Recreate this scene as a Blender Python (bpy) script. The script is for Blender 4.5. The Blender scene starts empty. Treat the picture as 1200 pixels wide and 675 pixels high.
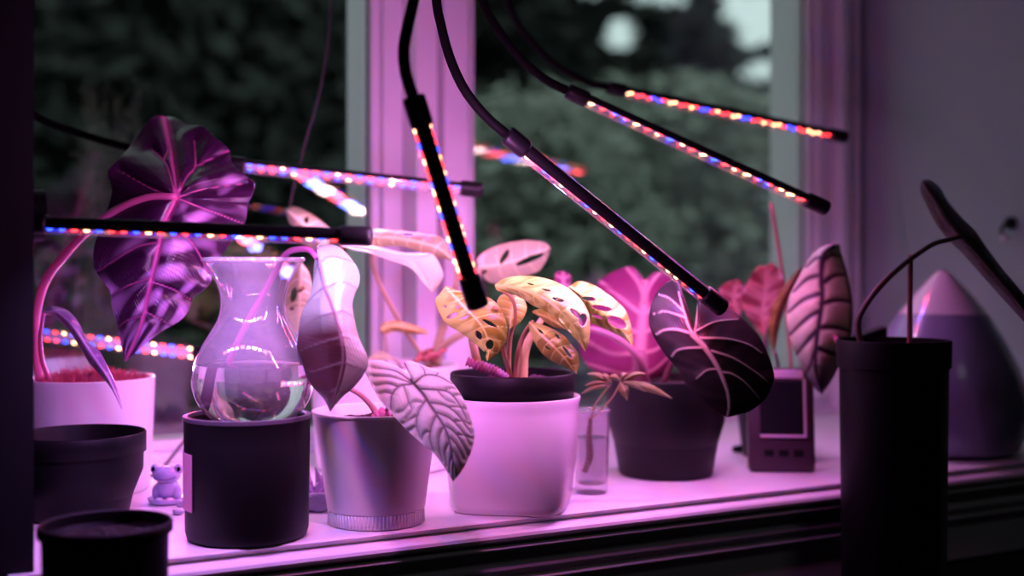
import bpy, bmesh, math, random
import numpy as np
from mathutils import Vector

scn = bpy.context.scene
col = scn.collection
rnd = random.Random(7)

# ------------------------------------------------------------------ camera, sky, exposure
ANG = math.radians(28.2)
SA, CA = math.sin(ANG), math.cos(ANG)
FPX, HY, CZ = 1400.0, 315.0, 0.25          # focal length in pixels, horizon row, eye height over the sill

cd = bpy.data.cameras.new('camera'); cam = bpy.data.objects.new('camera', cd); col.objects.link(cam)
cam.location = (0, 0, CZ); cam.rotation_euler = (math.pi / 2, 0, -ANG)
cd.sensor_width = 36; cd.lens = 42; cd.shift_y = -22.5 / 1200
cd.clip_start = 0.02; cd.clip_end = 200
cd.dof.use_dof = True; cd.dof.focus_distance = 1.16; cd.dof.aperture_fstop = 2.2
scn.camera = cam

w = bpy.data.worlds.new('world'); scn.world = w; w.use_nodes = True
bg = w.node_tree.nodes['Background']
bg.inputs[0].default_value = (0.80, 0.93, 0.95, 1); bg.inputs[1].default_value = 1.2

vs = scn.view_settings
vs.view_transform = 'Standard'; vs.look = 'None'; vs.gamma = 1.0; vs.exposure = 0.0; vs.use_curve_mapping = False
scn.cycles.use_denoising = True
scn.cycles.sample_clamp_indirect = 4.0
scn.cycles.caustics_reflective = False
scn.cycles.max_bounces = 8
scn.cycles.transparent_max_bounces = 24

LED_GAIN = 1.0
STRIP_WATTS = 1.45                           # light given by one bar, shared by its clusters of diodes
FILL_WATTS = 1.1                              # watts of an added unseen fill that lifts the dark parts
ld = bpy.data.lights.new('fill_light', 'AREA'); ld.energy = FILL_WATTS; ld.size = 0.6; ld.color = (0.92, 0.95, 1.0)
lo = bpy.data.objects.new('fill_light', ld); col.objects.link(lo); lo.location = (0.6, -1.2, 1.95)

# ------------------------------------------------------------------ coordinates
def P(px, py, d):
    r = (px - 600) / FPX
    return Vector(((SA + CA * r) * d, (CA - SA * r) * d, CZ - (py - HY) / FPX * d))
def CV(r, u, f):
    """a direction given as right / up / away"""
    return Vector((CA * r + SA * f, -SA * r + CA * f, u)).normalized()
def on_sill(px, d):
    p = P(px, HY, d); p.z = 0.0; return p

# ------------------------------------------------------------------ materials
MATS = {}
def mat(name, base, rough=0.5, metal=0.0, var=0.0, scale=40.0, bump=0.0, spec=0.5, coat=0.0, trans=0.0, col2=None):
    if name in MATS: return MATS[name]
    m = bpy.data.materials.new(name); m.use_nodes = True
    nt = m.node_tree; b = nt.nodes['Principled BSDF']; out = nt.nodes['Material Output']
    b.inputs['Base Color'].default_value = (*base, 1)
    b.inputs['Roughness'].default_value = rough; b.inputs['Metallic'].default_value = metal
    b.inputs['Specular IOR Level'].default_value = spec
    b.inputs['Coat Weight'].default_value = coat
    tc = nt.nodes.new('ShaderNodeTexCoord'); ns = nt.nodes.new('ShaderNodeTexNoise')
    ns.inputs['Scale'].default_value = scale; ns.inputs['Detail'].default_value = 4
    nt.links.new(tc.outputs['Object'], ns.inputs['Vector'])
    if var or col2:
        mx = nt.nodes.new('ShaderNodeMix'); mx.data_type = 'RGBA'
        c2 = col2 or tuple(max(0, c * (1 - var)) for c in base)
        mx.inputs[6].default_value = (*base, 1); mx.inputs[7].default_value = (*c2, 1)
        nt.links.new(ns.outputs['Fac'], mx.inputs[0]); nt.links.new(mx.outputs[2], b.inputs['Base Color'])
    if bump:
        bp = nt.nodes.new('ShaderNodeBump'); bp.inputs['Strength'].default_value = bump; bp.inputs['Distance'].default_value = 0.001
        nt.links.new(ns.outputs['Fac'], bp.inputs['Height']); nt.links.new(bp.outputs[0], b.inputs['Normal'])
    if trans:
        tl = nt.nodes.new('ShaderNodeBsdfTranslucent'); tl.inputs[0].default_value = (*base, 1)
        ms = nt.nodes.new('ShaderNodeMixShader'); ms.inputs[0].default_value = trans
        nt.links.new(b.outputs[0], ms.inputs[1]); nt.links.new(tl.outputs[0], ms.inputs[2]); nt.links.new(ms.outputs[0], out.inputs[0])
    MATS[name] = m
    return m

def leaf_mat(name, base, vein, tone=None, rough=0.4, trans=0.25, tcol=None, spec=0.5, nscale=60):
    """leaf: colour from the traced vein pattern (attribute 'vein') and from a second tone over the blade (attribute 'tone')"""
    if name in MATS: return MATS[name]
    m = bpy.data.materials.new(name); m.use_nodes = True
    nt = m.node_tree; b = nt.nodes['Principled BSDF']; out = nt.nodes['Material Output']
    av = nt.nodes.new('ShaderNodeAttribute'); av.attribute_name = 'vein'
    at = nt.nodes.new('ShaderNodeAttribute'); at.attribute_name = 'tone'
    tc = nt.nodes.new('ShaderNodeTexCoord'); ns = nt.nodes.new('ShaderNodeTexNoise'); ns.inputs['Scale'].default_value = nscale
    nt.links.new(tc.outputs['Object'], ns.inputs['Vector'])
    m0 = nt.nodes.new('ShaderNodeMix'); m0.data_type = 'RGBA'
    m0.inputs[6].default_value = (*base, 1); m0.inputs[7].default_value = (*[c * 0.6 for c in base], 1)
    nt.links.new(ns.outputs['Fac'], m0.inputs[0])
    m1 = nt.nodes.new('ShaderNodeMix'); m1.data_type = 'RGBA'; m1.inputs[7].default_value = (*(tone or base), 1)
    nt.links.new(at.outputs['Fac'], m1.inputs[0]); nt.links.new(m0.outputs[2], m1.inputs[6])
    m2 = nt.nodes.new('ShaderNodeMix'); m2.data_type = 'RGBA'; m2.inputs[7].default_value = (*vein, 1)
    nt.links.new(av.outputs['Fac'], m2.inputs[0]); nt.links.new(m1.outputs[2], m2.inputs[6])
    nt.links.new(m2.outputs[2], b.inputs['Base Color'])
    b.inputs['Roughness'].default_value = rough; b.inputs['Specular IOR Level'].default_value = spec
    if trans:
        tl = nt.nodes.new('ShaderNodeBsdfTranslucent')
        if tcol:
            tl.inputs[0].default_value = (*tcol, 1)
        else:
            nt.links.new(m2.outputs[2], tl.inputs[0])
        ms = nt.nodes.new('ShaderNodeMixShader'); ms.inputs[0].default_value = trans
        nt.links.new(b.outputs[0], ms.inputs[1]); nt.links.new(tl.outputs[0], ms.inputs[2]); nt.links.new(ms.outputs[0], out.inputs[0])
    MATS[name] = m
    return m

def clear_mat(name, tint, ior=1.45, rough=0.02, gain=1.0, power=5.0, haze=0.0):
    """thin clear glass or plastic: passes light straight through and mirrors by angle"""
    if name in MATS: return MATS[name]
    m = bpy.data.materials.new(name); m.use_nodes = True
    nt = m.node_tree; nt.nodes.remove(nt.nodes['Principled BSDF']); out = nt.nodes['Material Output']
    tr = nt.nodes.new('ShaderNodeBsdfTransparent'); tr.inputs[0].default_value = (*tint, 1)
    gl = nt.nodes.new('ShaderNodeBsdfGlossy'); gl.inputs['Roughness'].default_value = rough
    f0 = ((ior - 1) / (ior + 1)) ** 2
    lw = nt.nodes.new('ShaderNodeLayerWeight'); lw.inputs['Blend'].default_value = 0.5
    pw = nt.nodes.new('ShaderNodeMath'); pw.operation = 'POWER'; pw.inputs[1].default_value = power
    ma = nt.nodes.new('ShaderNodeMath'); ma.operation = 'MULTIPLY_ADD'; ma.inputs[1].default_value = (1 - f0) * gain; ma.inputs[2].default_value = f0 * gain; ma.use_clamp = True
    ms = nt.nodes.new('ShaderNodeMixShader')
    nt.links.new(lw.outputs['Facing'], pw.inputs[0]); nt.links.new(pw.outputs[0], ma.inputs[0]); nt.links.new(ma.outputs[0], ms.inputs[0])
    nt.links.new(tr.outputs[0], ms.inputs[1]); nt.links.new(gl.outputs[0], ms.inputs[2])
    if haze:
        df = nt.nodes.new('ShaderNodeBsdfDiffuse'); df.inputs[0].default_value = (.9, .9, .9, 1)
        m3 = nt.nodes.new('ShaderNodeMixShader'); m3.inputs[0].default_value = haze
        nt.links.new(ms.outputs[0], m3.inputs[1]); nt.links.new(df.outputs[0], m3.inputs[2]); nt.links.new(m3.outputs[0], out.inputs[0])
    else: nt.links.new(ms.outputs[0], out.inputs[0])
    MATS[name] = m
    return m

def water_mat():
    if 'water' in MATS: return MATS['water']
    m = bpy.data.materials.new('water'); m.use_nodes = True
    nt = m.node_tree; nt.nodes.remove(nt.nodes['Principled BSDF']); out = nt.nodes['Material Output']
    g = nt.nodes.new('ShaderNodeBsdfGlass'); g.inputs['IOR'].default_value = 1.33; g.inputs['Roughness'].default_value = 0
    nt.links.new(g.outputs[0], out.inputs[0]); MATS['water'] = m
    return m

def glow_mat(name, c):
    if name in MATS: return MATS[name]
    m = bpy.data.materials.new(name); m.use_nodes = True
    nt = m.node_tree; nt.nodes.remove(nt.nodes['Principled BSDF']); out = nt.nodes['Material Output']
    e = nt.nodes.new('ShaderNodeEmission'); e.inputs[0].default_value = (*c, 1); e.inputs[1].default_value = LED_GAIN
    nt.links.new(e.outputs[0], out.inputs[0]); MATS[name] = m
    return m

white_paint = mat('white_paint', (0.78, 0.77, 0.78), 0.42, var=0.08, scale=9)
sill_paint = mat('sill_paint', (0.80, 0.78, 0.80), 0.38, var=0.12, scale=14, bump=0.05)
wall_paint = mat('wall_paint', (0.34, 0.42, 0.41), 0.85, var=0.06, scale=6, bump=0.1)
room_paint = mat('room_paint', (0.10, 0.10, 0.11), 0.9, var=0.06, scale=6)
black_plastic = mat('black_plastic', (0.005, 0.005, 0.006), 0.5, spec=.14, var=0.2, scale=30)
lamp_plastic = mat('lamp_plastic', (0.006, 0.006, 0.007), 0.45, spec=.12, var=0.1, scale=60)
neck_rubber = mat('neck_rubber', (0.004, 0.004, 0.004), 0.6, spec=.03, var=0.2, scale=200)
dark_ceramic = mat('dark_ceramic', (0.008, 0.008, 0.009), 0.5, spec=.25, var=0.2, scale=20)
white_ceramic = mat('white_ceramic', (0.80, 0.77, 0.80), 0.22, var=0.05, scale=12, coat=0.3)
white_plastic = mat('white_plastic', (0.80, 0.78, 0.80), 0.32, var=0.05, scale=12)
soil_mat = mat('soil', (0.07, 0.035, 0.025), 0.95, var=0.7, scale=120, bump=1.0)

# ------------------------------------------------------------------ object helpers
def link(name, bm, m, parent=None, loc=None, smooth=False):
    """one mesh object; geometry is given in world space. children share their root's origin"""
    root = parent
    while root is not None and root.parent is not None: root = root.parent
    org = Vector(root.location) if root is not None else Vector(loc if loc is not None else (0, 0, 0))
    for v in bm.verts: v.co -= org
    me = bpy.data.meshes.new(name); bm.to_mesh(me); bm.free()
    if smooth:
        for p in me.polygons: p.use_smooth = True
    me.materials.append(m)
    o = bpy.data.objects.new(name, me); col.objects.link(o)
    if parent is not None: o.parent = parent
    else: o.location = org
    return o
def thing(name, label, cat, loc, group=None):
    o = bpy.data.objects.new(name, None); col.objects.link(o); o.location = loc
    o.empty_display_size = 0.02
    return tag(o, label, cat, group)
def tag(o, label, cat, group=None, kind=None):
    o['label'] = label; o['category'] = cat
    if group: o['group'] = group
    if kind: o['kind'] = kind
    return o
def struct(name, bm, m, parent=None, smooth=False):
    o = link(name, bm, m, parent, smooth=smooth)
    if parent is None: o['kind'] = 'structure'
    return o

def box(bm, x0, x1, y0, y1, z0, z1, bev=0.0):
    r = bmesh.ops.create_cube(bm, size=1)
    for v in r['verts']:
        v.co = Vector(((x0 + x1) / 2 + v.co.x * (x1 - x0), (y0 + y1) / 2 + v.co.y * (y1 - y0), (z0 + z1) / 2 + v.co.z * (z1 - z0)))
    if bev:
        es = set()
        for v in r['verts']: es.update(v.link_edges)
        bmesh.ops.bevel(bm, geom=list(es), offset=bev, segments=3, affect='EDGES', profile=0.5)
    return bm
def newbox(*a, **k): return box(bmesh.new(), *a, **k)

def lathe(c, prof, seg=64, closed=False, bm=None, rfun=None):
    bm = bm or bmesh.new(); rings = []
    for (r, z) in prof:
        if r < 1e-6: rings.append([bm.verts.new((c[0], c[1], c[2] + z))]); continue
        ring = []
        for k in range(seg):
            a = 2 * math.pi * k / seg; rr = r * (rfun(a, z) if rfun else 1)
            ring.append(bm.verts.new((c[0] + rr * math.cos(a), c[1] + rr * math.sin(a), c[2] + z)))
        rings.append(ring)
    pairs = list(zip(rings, rings[1:]))
    if closed: pairs.append((rings[-1], rings[0]))
    for a, b in pairs:
        if len(a) == 1 and len(b) == 1: continue
        for k in range(seg):
            k2 = (k + 1) % seg
            if len(a) == 1: bm.faces.new((a[0], b[k2], b[k]))
            elif len(b) == 1: bm.faces.new((a[k], a[k2], b[0]))
            else: bm.faces.new((a[k], a[k2], b[k2], b[k]))
    bmesh.ops.recalc_face_normals(bm, faces=bm.faces)
    return bm

def spline(pts, n):
    """Catmull-Rom through the points, resampled evenly: n+1 rows"""
    p = np.array([list(q) for q in pts], float)
    if len(p) == 2: return p[0] + (p[1] - p[0]) * np.linspace(0, 1, n + 1)[:, None]
    q = np.vstack([2 * p[0] - p[1], p, 2 * p[-1] - p[-2]]); out = []
    for i in range(1, len(q) - 2):
        for t in np.linspace(0, 1, 16, endpoint=False):
            a, b, c, d = q[i - 1], q[i], q[i + 1], q[i + 2]
            out.append(0.5 * (2 * b + (c - a) * t + (2 * a - 5 * b + 4 * c - d) * t * t + (3 * b - a - 3 * c + d) * t ** 3))
    out.append(p[-1]); out = np.array(out)
    s = np.concatenate([[0], np.cumsum(np.linalg.norm(np.diff(out, axis=0), axis=1))])
    u = np.linspace(0, s[-1], n + 1)
    return np.stack([np.interp(u, s, out[:, k]) for k in range(out.shape[1])], 1)

def tube(pts, rad, n=40, seg=10, bm=None, knob=None):
    """swept round tube through world points; rad is a number or a list along the length"""
    bm = bm or bmesh.new(); c = [Vector(x) for x in spline(pts, n)]
    rs = np.interp(np.linspace(0, 1, n + 1), np.linspace(0, 1, len(rad)), rad) if isinstance(rad, (list, tuple)) else [rad] * (n + 1)
    nrm = None; rings = []
    for i, p in enumerate(c):
        t = (c[min(i + 1, n)] - c[max(i - 1, 0)]).normalized()
        if nrm is None:
            nrm = t.orthogonal().normalized()
        nrm = (nrm - t * nrm.dot(t)).normalized(); bn = t.cross(nrm)
        r = rs[i] * (1 + (knob * math.sin(i * 1.9) if knob else 0))
        rings.append([bm.verts.new(p + (nrm * math.cos(2 * math.pi * k / seg) + bn * math.sin(2 * math.pi * k / seg)) * r) for k in range(seg)])
    for a, b in zip(rings, rings[1:]):
        for k in range(seg): bm.faces.new((a[k], a[(k + 1) % seg], b[(k + 1) % seg], b[k]))
    bm.faces.new(rings[0][::-1]); bm.faces.new(rings[-1])
    bmesh.ops.recalc_face_normals(bm, faces=bm.faces)
    return bm
def stem(name, parent, pts, rad, m, n=40, **k):
    return link(name, tube([P(*q) for q in pts], rad, n, **k), m, parent, smooth=True)

def extrude_profile(prof, x0, x1):
    """a moulding: closed (y, z) outline extruded along the window"""
    bm = bmesh.new()
    a = [bm.verts.new((x0, y, z)) for y, z in prof]; b = [bm.verts.new((x1, y, z)) for y, z in prof]
    n = len(prof)
    for i in range(n): bm.faces.new((a[i], a[(i + 1) % n], b[(i + 1) % n], b[i]))
    bm.faces.new(a[::-1]); bm.faces.new(b)
    bmesh.ops.recalc_face_normals(bm, faces=bm.faces)
    return bm

# ------------------------------------------------------------------ leaves
def seg_dist(pt, poly):
    best = np.full(len(pt), 1e9); pos = np.zeros(len(pt)); n = len(poly) - 1
    for i in range(n):
        a, b = poly[i], poly[i + 1]; ab = b - a; L = max(ab @ ab, 1e-9)
        t = np.clip(((pt - a) @ ab) / L, 0, 1); d = np.linalg.norm(pt - (a + t[:, None] * ab), axis=1)
        k = d < best; best[k] = d[k]; pos[k] = (i + t[k]) / n
    return best, pos

def leaf(parent, m, L, M, R, d, eL=0.0, eR=0.0, veins=(), auto=0, sweep=0.12, vw=1.3, mw=None, relief=0.0, quilt=4.0,
         holes=(), nt=72, ns=22, gam=1.0, tone=None, wave=0.0, name='leaf', label=None, thick=0.0006, fine=0.0, bow=1.7):
    """a blade between a left edge, a midrib and a right edge. d: depth along the midrib; eL, eR: how far the edges bend away"""
    u = np.linspace(0, 1, nt + 1)
    Mx = spline(M, 200); Lx = spline(L, nt); Rx = spline(R, nt)
    um = u ** gam
    Mx = np.stack([np.interp(um, np.linspace(0, 1, 201), Mx[:, k]) for k in (0, 1)], 1)
    f = lambda a: np.interp(u, np.linspace(0, 1, len(a)), a) if isinstance(a, (list, tuple)) else np.full(nt + 1, float(a))
    dm = np.interp(um, np.linspace(0, 1, len(d)), d) if isinstance(d, (list, tuple)) else np.full(nt + 1, float(d))
    fl, fr = f(eL), f(eR)
    s = np.linspace(-1, 1, 2 * ns + 1); A = np.abs(s)[None, :, None]
    E = np.where(s[None, :, None] < 0, Lx[:, None, :], Rx[:, None, :])
    pts = Mx[:, None, :] * (1 - A) + E * A
    off = np.where(s[None, :] < 0, fl[:, None], fr[:, None]) * np.abs(s)[None, :] ** bow
    dep = dm[:, None] + off
    if wave: dep = dep + wave * np.sin(u[:, None] * 23 + s[None, :] * 1.5) * np.abs(s)[None, :] ** 2
    flat = pts.reshape(-1, 2)
    vl = [(np.array(spline(M, 40)), mw or vw * 1.8)]
    vl += [(spline(v[0], 20), v[1]) for v in veins]
    for k in range(auto):
        tk = (k + 0.6) / (auto + 0.5)
        for e in (Lx, Rx):
            i0 = int(tk * nt); a = Mx[min(i0, nt)]; b = e[min(int((tk + sweep * (1 - tk)) * nt + 0.5), nt)]
            mid = a * 0.5 + e[min(int((tk + sweep * 0.35) * nt), nt)] * 0.5
            vl.append((spline([a, mid, b], 14), vw))
    mask = np.zeros(len(flat)); near = np.full(len(flat), 1e9)
    for i, (poly, wd) in enumerate(vl):
        dd, pos = seg_dist(flat, poly)
        w_ = wd * (1.15 - 0.7 * pos)
        mask = np.maximum(mask, np.clip(1.5 - dd / np.maximum(w_, 0.2), 0, 1)); near = np.minimum(near, dd)
    if relief:
        dep = dep.reshape(-1) - relief * (1 - np.exp(-(near / quilt) ** 1.3)); dep = dep.reshape(pts.shape[:2])
    if fine:
        dep = dep + fine * np.sin(flat[:, 0] * 1.3 + flat[:, 1] * 0.9).reshape(dep.shape) * np.sin(flat[:, 1] * 1.7 - flat[:, 0] * 0.6).reshape(dep.shape)
    tn = np.zeros(len(flat))
    if tone is not None:
        U = np.repeat(u, 2 * ns + 1); S = np.tile(s, nt + 1)
        tn = np.clip(np.array([tone(a, b, x, y, nr) for a, b, (x, y), nr in zip(U, S, flat, near)]), 0, 1)
    bm = bmesh.new(); lv = bm.verts.layers.float.new('vein'); lt = bm.verts.layers.float.new('tone')
    fd = dep.reshape(-1); vs_ = []
    for i in range(len(flat)):
        v = bm.verts.new(P(flat[i, 0], flat[i, 1], fd[i])); v[lv] = mask[i]; v[lt] = tn[i]; vs_.append(v)
    W = 2 * ns + 1
    for i in range(nt):
        for j in range(2 * ns):
            ids = (i * W + j, i * W + j + 1, (i + 1) * W + j + 1, (i + 1) * W + j)
            cx, cy = flat[list(ids)].mean(0); cut = False
            for (hx, hy, ha, hb, an) in holes:
                c_, s_ = math.cos(math.radians(an)), math.sin(math.radians(an))
                X = (cx - hx) * c_ + (cy - hy) * s_; Y = -(cx - hx) * s_ + (cy - hy) * c_
                if (X / ha) ** 2 + (Y / hb) ** 2 < 1: cut = True; break
            if not cut: bm.faces.new([vs_[k] for k in ids])
    bmesh.ops.remove_doubles(bm, verts=bm.verts, dist=2e-5)
    loose = [v for v in bm.verts if not v.link_faces]
    bmesh.ops.delete(bm, geom=loose, context='VERTS')
    o = link(name, bm, m, parent, smooth=True)
    so = o.modifiers.new('thickness', 'SOLIDIFY'); so.thickness = thick; so.offset = 0
    if label: o['label'] = label
    return o

# ------------------------------------------------------------------ the setting
SF, SB = 1.049, 1.565                        # sill front edge, sill back edge
XL, XR = 0.118, 1.545                        # side walls of the window bay
ZT = 1.02                                    # top of the bay
FLOOR, CEIL = -0.95, 2.05
GY = 1.605                                   # glass
struct('floor', newbox(-1.6, 3.4, -2.6, SF + 0.1, FLOOR - 0.1, FLOOR), mat('floor_wood', (0.05, 0.04, 0.035), 0.6, var=0.4, scale=5))
struct('ceiling', newbox(-1.6, 3.4, -2.6, SF + 0.1, CEIL, CEIL + 0.1), room_paint)
struct('wall_back', newbox(-1.6, 3.4, -2.7, -2.6, FLOOR, CEIL), room_paint)
struct('wall_left', newbox(-1.7, -1.6, -2.6, SF, FLOOR, CEIL), room_paint)
struct('wall_right', newbox(3.4, 3.5, -2.6, SF, FLOOR, CEIL), room_paint)
struct('wall_front_left', newbox(-1.7, XL, SF + 0.005, 1.75, -0.03, ZT), mat('shaded_wall', (0.02, 0.02, 0.024), 0.9, spec=.2))  # shade of the unlit wall put into a near-black colour
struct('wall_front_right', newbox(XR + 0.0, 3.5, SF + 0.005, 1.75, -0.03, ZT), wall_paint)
struct('wall_front_top', newbox(-1.7, 3.5, SF + 0.005, 1.75, ZT, CEIL), room_paint)
struct('wall_front_bottom', newbox(-1.7, 3.5, SF + 0.035, 1.75, FLOOR, -0.031), room_paint)
# deep painted sill with its moulded front edge
prof = [(SB + 0.06, 0.0), (SF + 0.004, 0.0), (SF + 0.001, -0.001), (SF + 0.004, -0.004), (SF + 0.007, -0.007)]
for k in range(7):
    a = math.pi * k / 6; prof.append((SF - 0.004 - 0.008 * math.sin(a), -0.0085 - 0.006 * (1 - math.cos(a))))
prof += [(SF + 0.004, -0.0215), (SF + 0.004, -0.0235)]
for k in range(5):
    a = math.pi * k / 4; prof.append((SF - 0.004 - 0.004 * math.sin(a), -0.0235 - 0.0025 * (1 - math.cos(a))))
prof += [(SF + 0.012, -0.0300), (SB + 0.06, -0.0300)]
struct('trim_sill', extrude_profile(prof, XL - 0.02, XR + 0.02), sill_paint)
prof = [(SF + 0.04, -0.031), (SF + 0.022, -0.031), (SF + 0.020, -0.042)]
for k in range(6):
    a = math.pi * k / 5; prof.append((SF + 0.012 - 0.010 * math.sin(a), -0.044 - 0.0045 * (1 - math.cos(a))))
prof += [(SF + 0.016, -0.055), (SF + 0.016, -0.060)]
for k in range(5):
    a = math.pi * k / 4; prof.append((SF + 0.010 - 0.005 * math.sin(a), -0.061 - 0.002 * (1 - math.cos(a))))
prof += [(SF + 0.02, -0.068), (SF + 0.024, -0.12), (SF + 0.04, -0.12)]
struct('trim_apron', extrude_profile(prof, XL - 0.3, XR + 0.3), sill_paint)

# window frames: bottom rail, post between the two windows, stiles
def up(bm, x0, x1, y0, y1, z0=0.0, z1=ZT, bev=0.0015): return box(bm, x0, x1, y0, y1, z0, z1, bev)
MX0, MX1 = 0.600, 0.745
bm = bmesh.new()
up(bm, 0.669, 0.700, 1.528, 1.64); up(bm, 0.700, 0.708, 1.545, 1.64); up(bm, 0.708, 0.745, 1.520, 1.64)
struct('trim_mullion', bm, white_paint)
pane_mat = clear_mat('window_glass', (0.93, 0.96, 0.95), 1.5, 0.0, 1.7)
def window(name, x0, x1):
    bm = bmesh.new()
    box(bm, x0, x1, 1.567, 1.64, 0.0, 0.012, 0.002); box(bm, x0, x1, 1.585, 1.64, 0.012, 0.026, 0.002); box(bm, x0, x1, 1.57, 1.64, ZT - 0.05, ZT)
    root = struct(name, bm, white_paint)
    bm = bmesh.new()
    up(bm, x0, x0 + 0.030, 1.575, 1.64, 0.026, ZT - 0.05); up(bm, x1 - 0.030, x1, 1.575, 1.64, 0.026, ZT - 0.05)
    up(bm, x0 + 0.030, x0 + 0.042, 1.588, 1.64, 0.026, ZT - 0.05); up(bm, x1 - 0.042, x1 - 0.030, 1.588, 1.69, 0.026, ZT - 0.05)
    struct('window_frame', bm, white_paint, root)
    for y in (GY, GY + 0.016):
        struct('pane', newbox(x0 + 0.042, x1 - 0.042, y, y + 0.0005, 0.027, ZT - 0.051), pane_mat, root)
    bm = bmesh.new()
    box(bm, x1 - 0.0445, x1 - 0.042, 1.600, 1.6045, 0.027, ZT - 0.051); box(bm, x0 + 0.042, x0 + 0.0445, 1.600, 1.6045, 0.027, ZT - 0.051)
    struct('gasket', bm, mat('gasket', (0.05, 0.05, 0.055), 0.7), root)
    return root
window('window_1', XL + 0.001, 0.668)
window('window_2', 0.746, 1.4790)
bm = bmesh.new()
up(bm, 1.4800, 1.498, 1.550, 1.64); up(bm, 1.498, 1.516, 1.578, 1.64); up(bm, 1.516, 1.528, 1.556, 1.64); up(bm, 1.528, XR - 0.001, 1.585, 1.64)
struct('trim_jamb', bm, white_paint)

# ------------------------------------------------------------------ outside
struct('ground', newbox(-25, 40, 1.9, 60, -1.2, -1.0), mat('lawn', (0.10, 0.12, 0.06), 0.95, var=0.5, scale=3))
def leaf_cards(n, place, size, bm=None):
    bm = bm or bmesh.new()
    for _ in range(n):
        p = place()
        if p is None: continue
        a = Vector((rnd.gauss(0, 1), rnd.gauss(0, 1), rnd.gauss(0, 1))).normalized(); b = a.orthogonal().normalized(); s = size * rnd.uniform(0.6, 1.3)
        q = [p - a * s, p + b * s * 0.45, p + a * s, p - b * s * 0.45]
        bm.faces.new([bm.verts.new(x) for x in q])
    return bm
GAPS = [(727, 40, 26, 24), (775, -4, 45, 14), (905, 22, 34, 36), (893, 84, 30, 17), (862, 4, 26, 30), (872, 44, 22, 14), (690, -6, 24, 10)]
def to_px(p):
    f = p.x * SA + p.y * CA; r = p.x * CA - p.y * SA
    return 600 + FPX * r / f, HY - FPX * (p.z - CZ) / f
def in_gap(p):
    x, y = to_px(p)
    return any(((x - gx) / ga) ** 2 + ((y - gy) / gb) ** 2 < 1 for gx, gy, ga, gb in GAPS)
def tree(name, label, px, d, hw, z0, z1, n, size, c, group=None, cat='tree', trunk=True, thin=.5):
    base = P(px, HY, d); base.z = -1.0
    root = thing(name, label, cat, base, group)
    def place():
        for _ in range(20):
            a, b, cc = rnd.uniform(-1, 1), rnd.uniform(-1, 1), rnd.uniform(-1, 1)
            if a * a + b * b + cc * cc > 1: continue
            p = Vector((base.x + a * hw, base.y + b * hw * thin, (z0 + z1) / 2 + cc * (z1 - z0) / 2))
            if in_gap(p): return None
            return p
    link('foliage', leaf_cards(n, place, size), c, root)
    if trunk:
        link('trunk', tube([base, base + Vector((0.03, 0, (z0 + z1) / 4 + 0.8)), base + Vector((0, 0.05, (z0 + z1) / 2 + 1.2))], [0.16, 0.10, 0.04], 12, 8), mat('bark', (0.05, 0.04, 0.03), 0.9, var=0.4, scale=8), root, smooth=True)
dark_leaf = mat('dark_foliage', (0.028, 0.036, 0.030), 0.7, var=0.4, scale=2)
mid_leaf = mat('hedge_foliage', (0.30, 0.33, 0.27), 0.7, var=0.5, scale=1.5)
grey_leaf = mat('shrub_foliage', (0.060, 0.070, 0.052), 0.7, var=0.5, scale=1.5)
tree('evergreen_tree', 'dark evergreen tree filling the view through the left window', 190, 9.0, 2.4, -1.0, 5.2, 14000, 0.17, dark_leaf)
tree('evergreen_tree', 'taller dark tree standing behind the one in the left window', 250, 14.0, 4.2, -1.0, 7.5, 14000, 0.24, dark_leaf, thin=.25)
tree('evergreen_tree', 'dark tree behind the glass just right of the white window post', 600, 13.4, 2.0, -1.0, 7.0, 9000, 0.17, dark_leaf, thin=.4)
tree('evergreen_tree', 'dark tree with pale gaps of sky beside the right window jamb', 815, 11.5, 1.9, 0.3, 6.5, 10000, 0.13, dark_leaf, thin=.4)
tree('evergreen_tree', 'dark tree far behind the others showing between their crowns', 720, 20.0, 6.5, -1.0, 8.5, 14000, 0.30, dark_leaf, thin=.2)
tree('garden_shrub', 'grey green shrub outside behind the pale monstera leaves', 620, 5.0, 0.72, -1.0, 1.05, 5200, 0.06, mid_leaf, cat='shrub', trunk=False)
tree('garden_shrub', 'grey green shrub outside behind the pink caladium leaves', 800, 6.6, 1.5, -1.0, 1.35, 7500, 0.07, mid_leaf, cat='shrub', trunk=False, thin=.3)
tree('garden_shrub', 'dim shrub outside low in the left window', 175, 4.2, 0.75, -1.0, 0.40, 6000, 0.06, grey_leaf, cat='shrub', trunk=False)
# dry grass close to the glass
gp = P(120, HY, 2.05); gp.z = -1.0
bm = bmesh.new()
for k in range(26):
    x, y = rnd.uniform(95, 165), rnd.uniform(95, 190); dd = rnd.uniform(2.0, 2.2)
    q = P(x, y, dd); q0 = gp + Vector((rnd.uniform(-.05, .05), rnd.uniform(-.03, .05), 0))
    md = (q + q0) / 2 + Vector((rnd.uniform(-.03, .03), 0, 0.1))
    tube([q0, md, q], [0.0016, 0.001, 0.0006], 14, 4, bm)
    for j in range(7):
        t = 1 - j * 0.035; c0 = q.lerp(md, (1 - t) * 1.2); c1 = c0 + Vector((rnd.uniform(-.03, .03), rnd.uniform(-.02, .02), rnd.uniform(.0, .03)))
        tube([c0, (c0 + c1) / 2 + Vector((0, 0, .004)), c1], 0.0007, 4, 4, bm)
go = link('dry_grass', bm, mat('dry_grass', (0.30, 0.28, 0.22), 0.8, var=0.3), None, gp)
tag(go, 'thin dry grass sprigs standing outside the left window', 'grass', kind='stuff')

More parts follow.
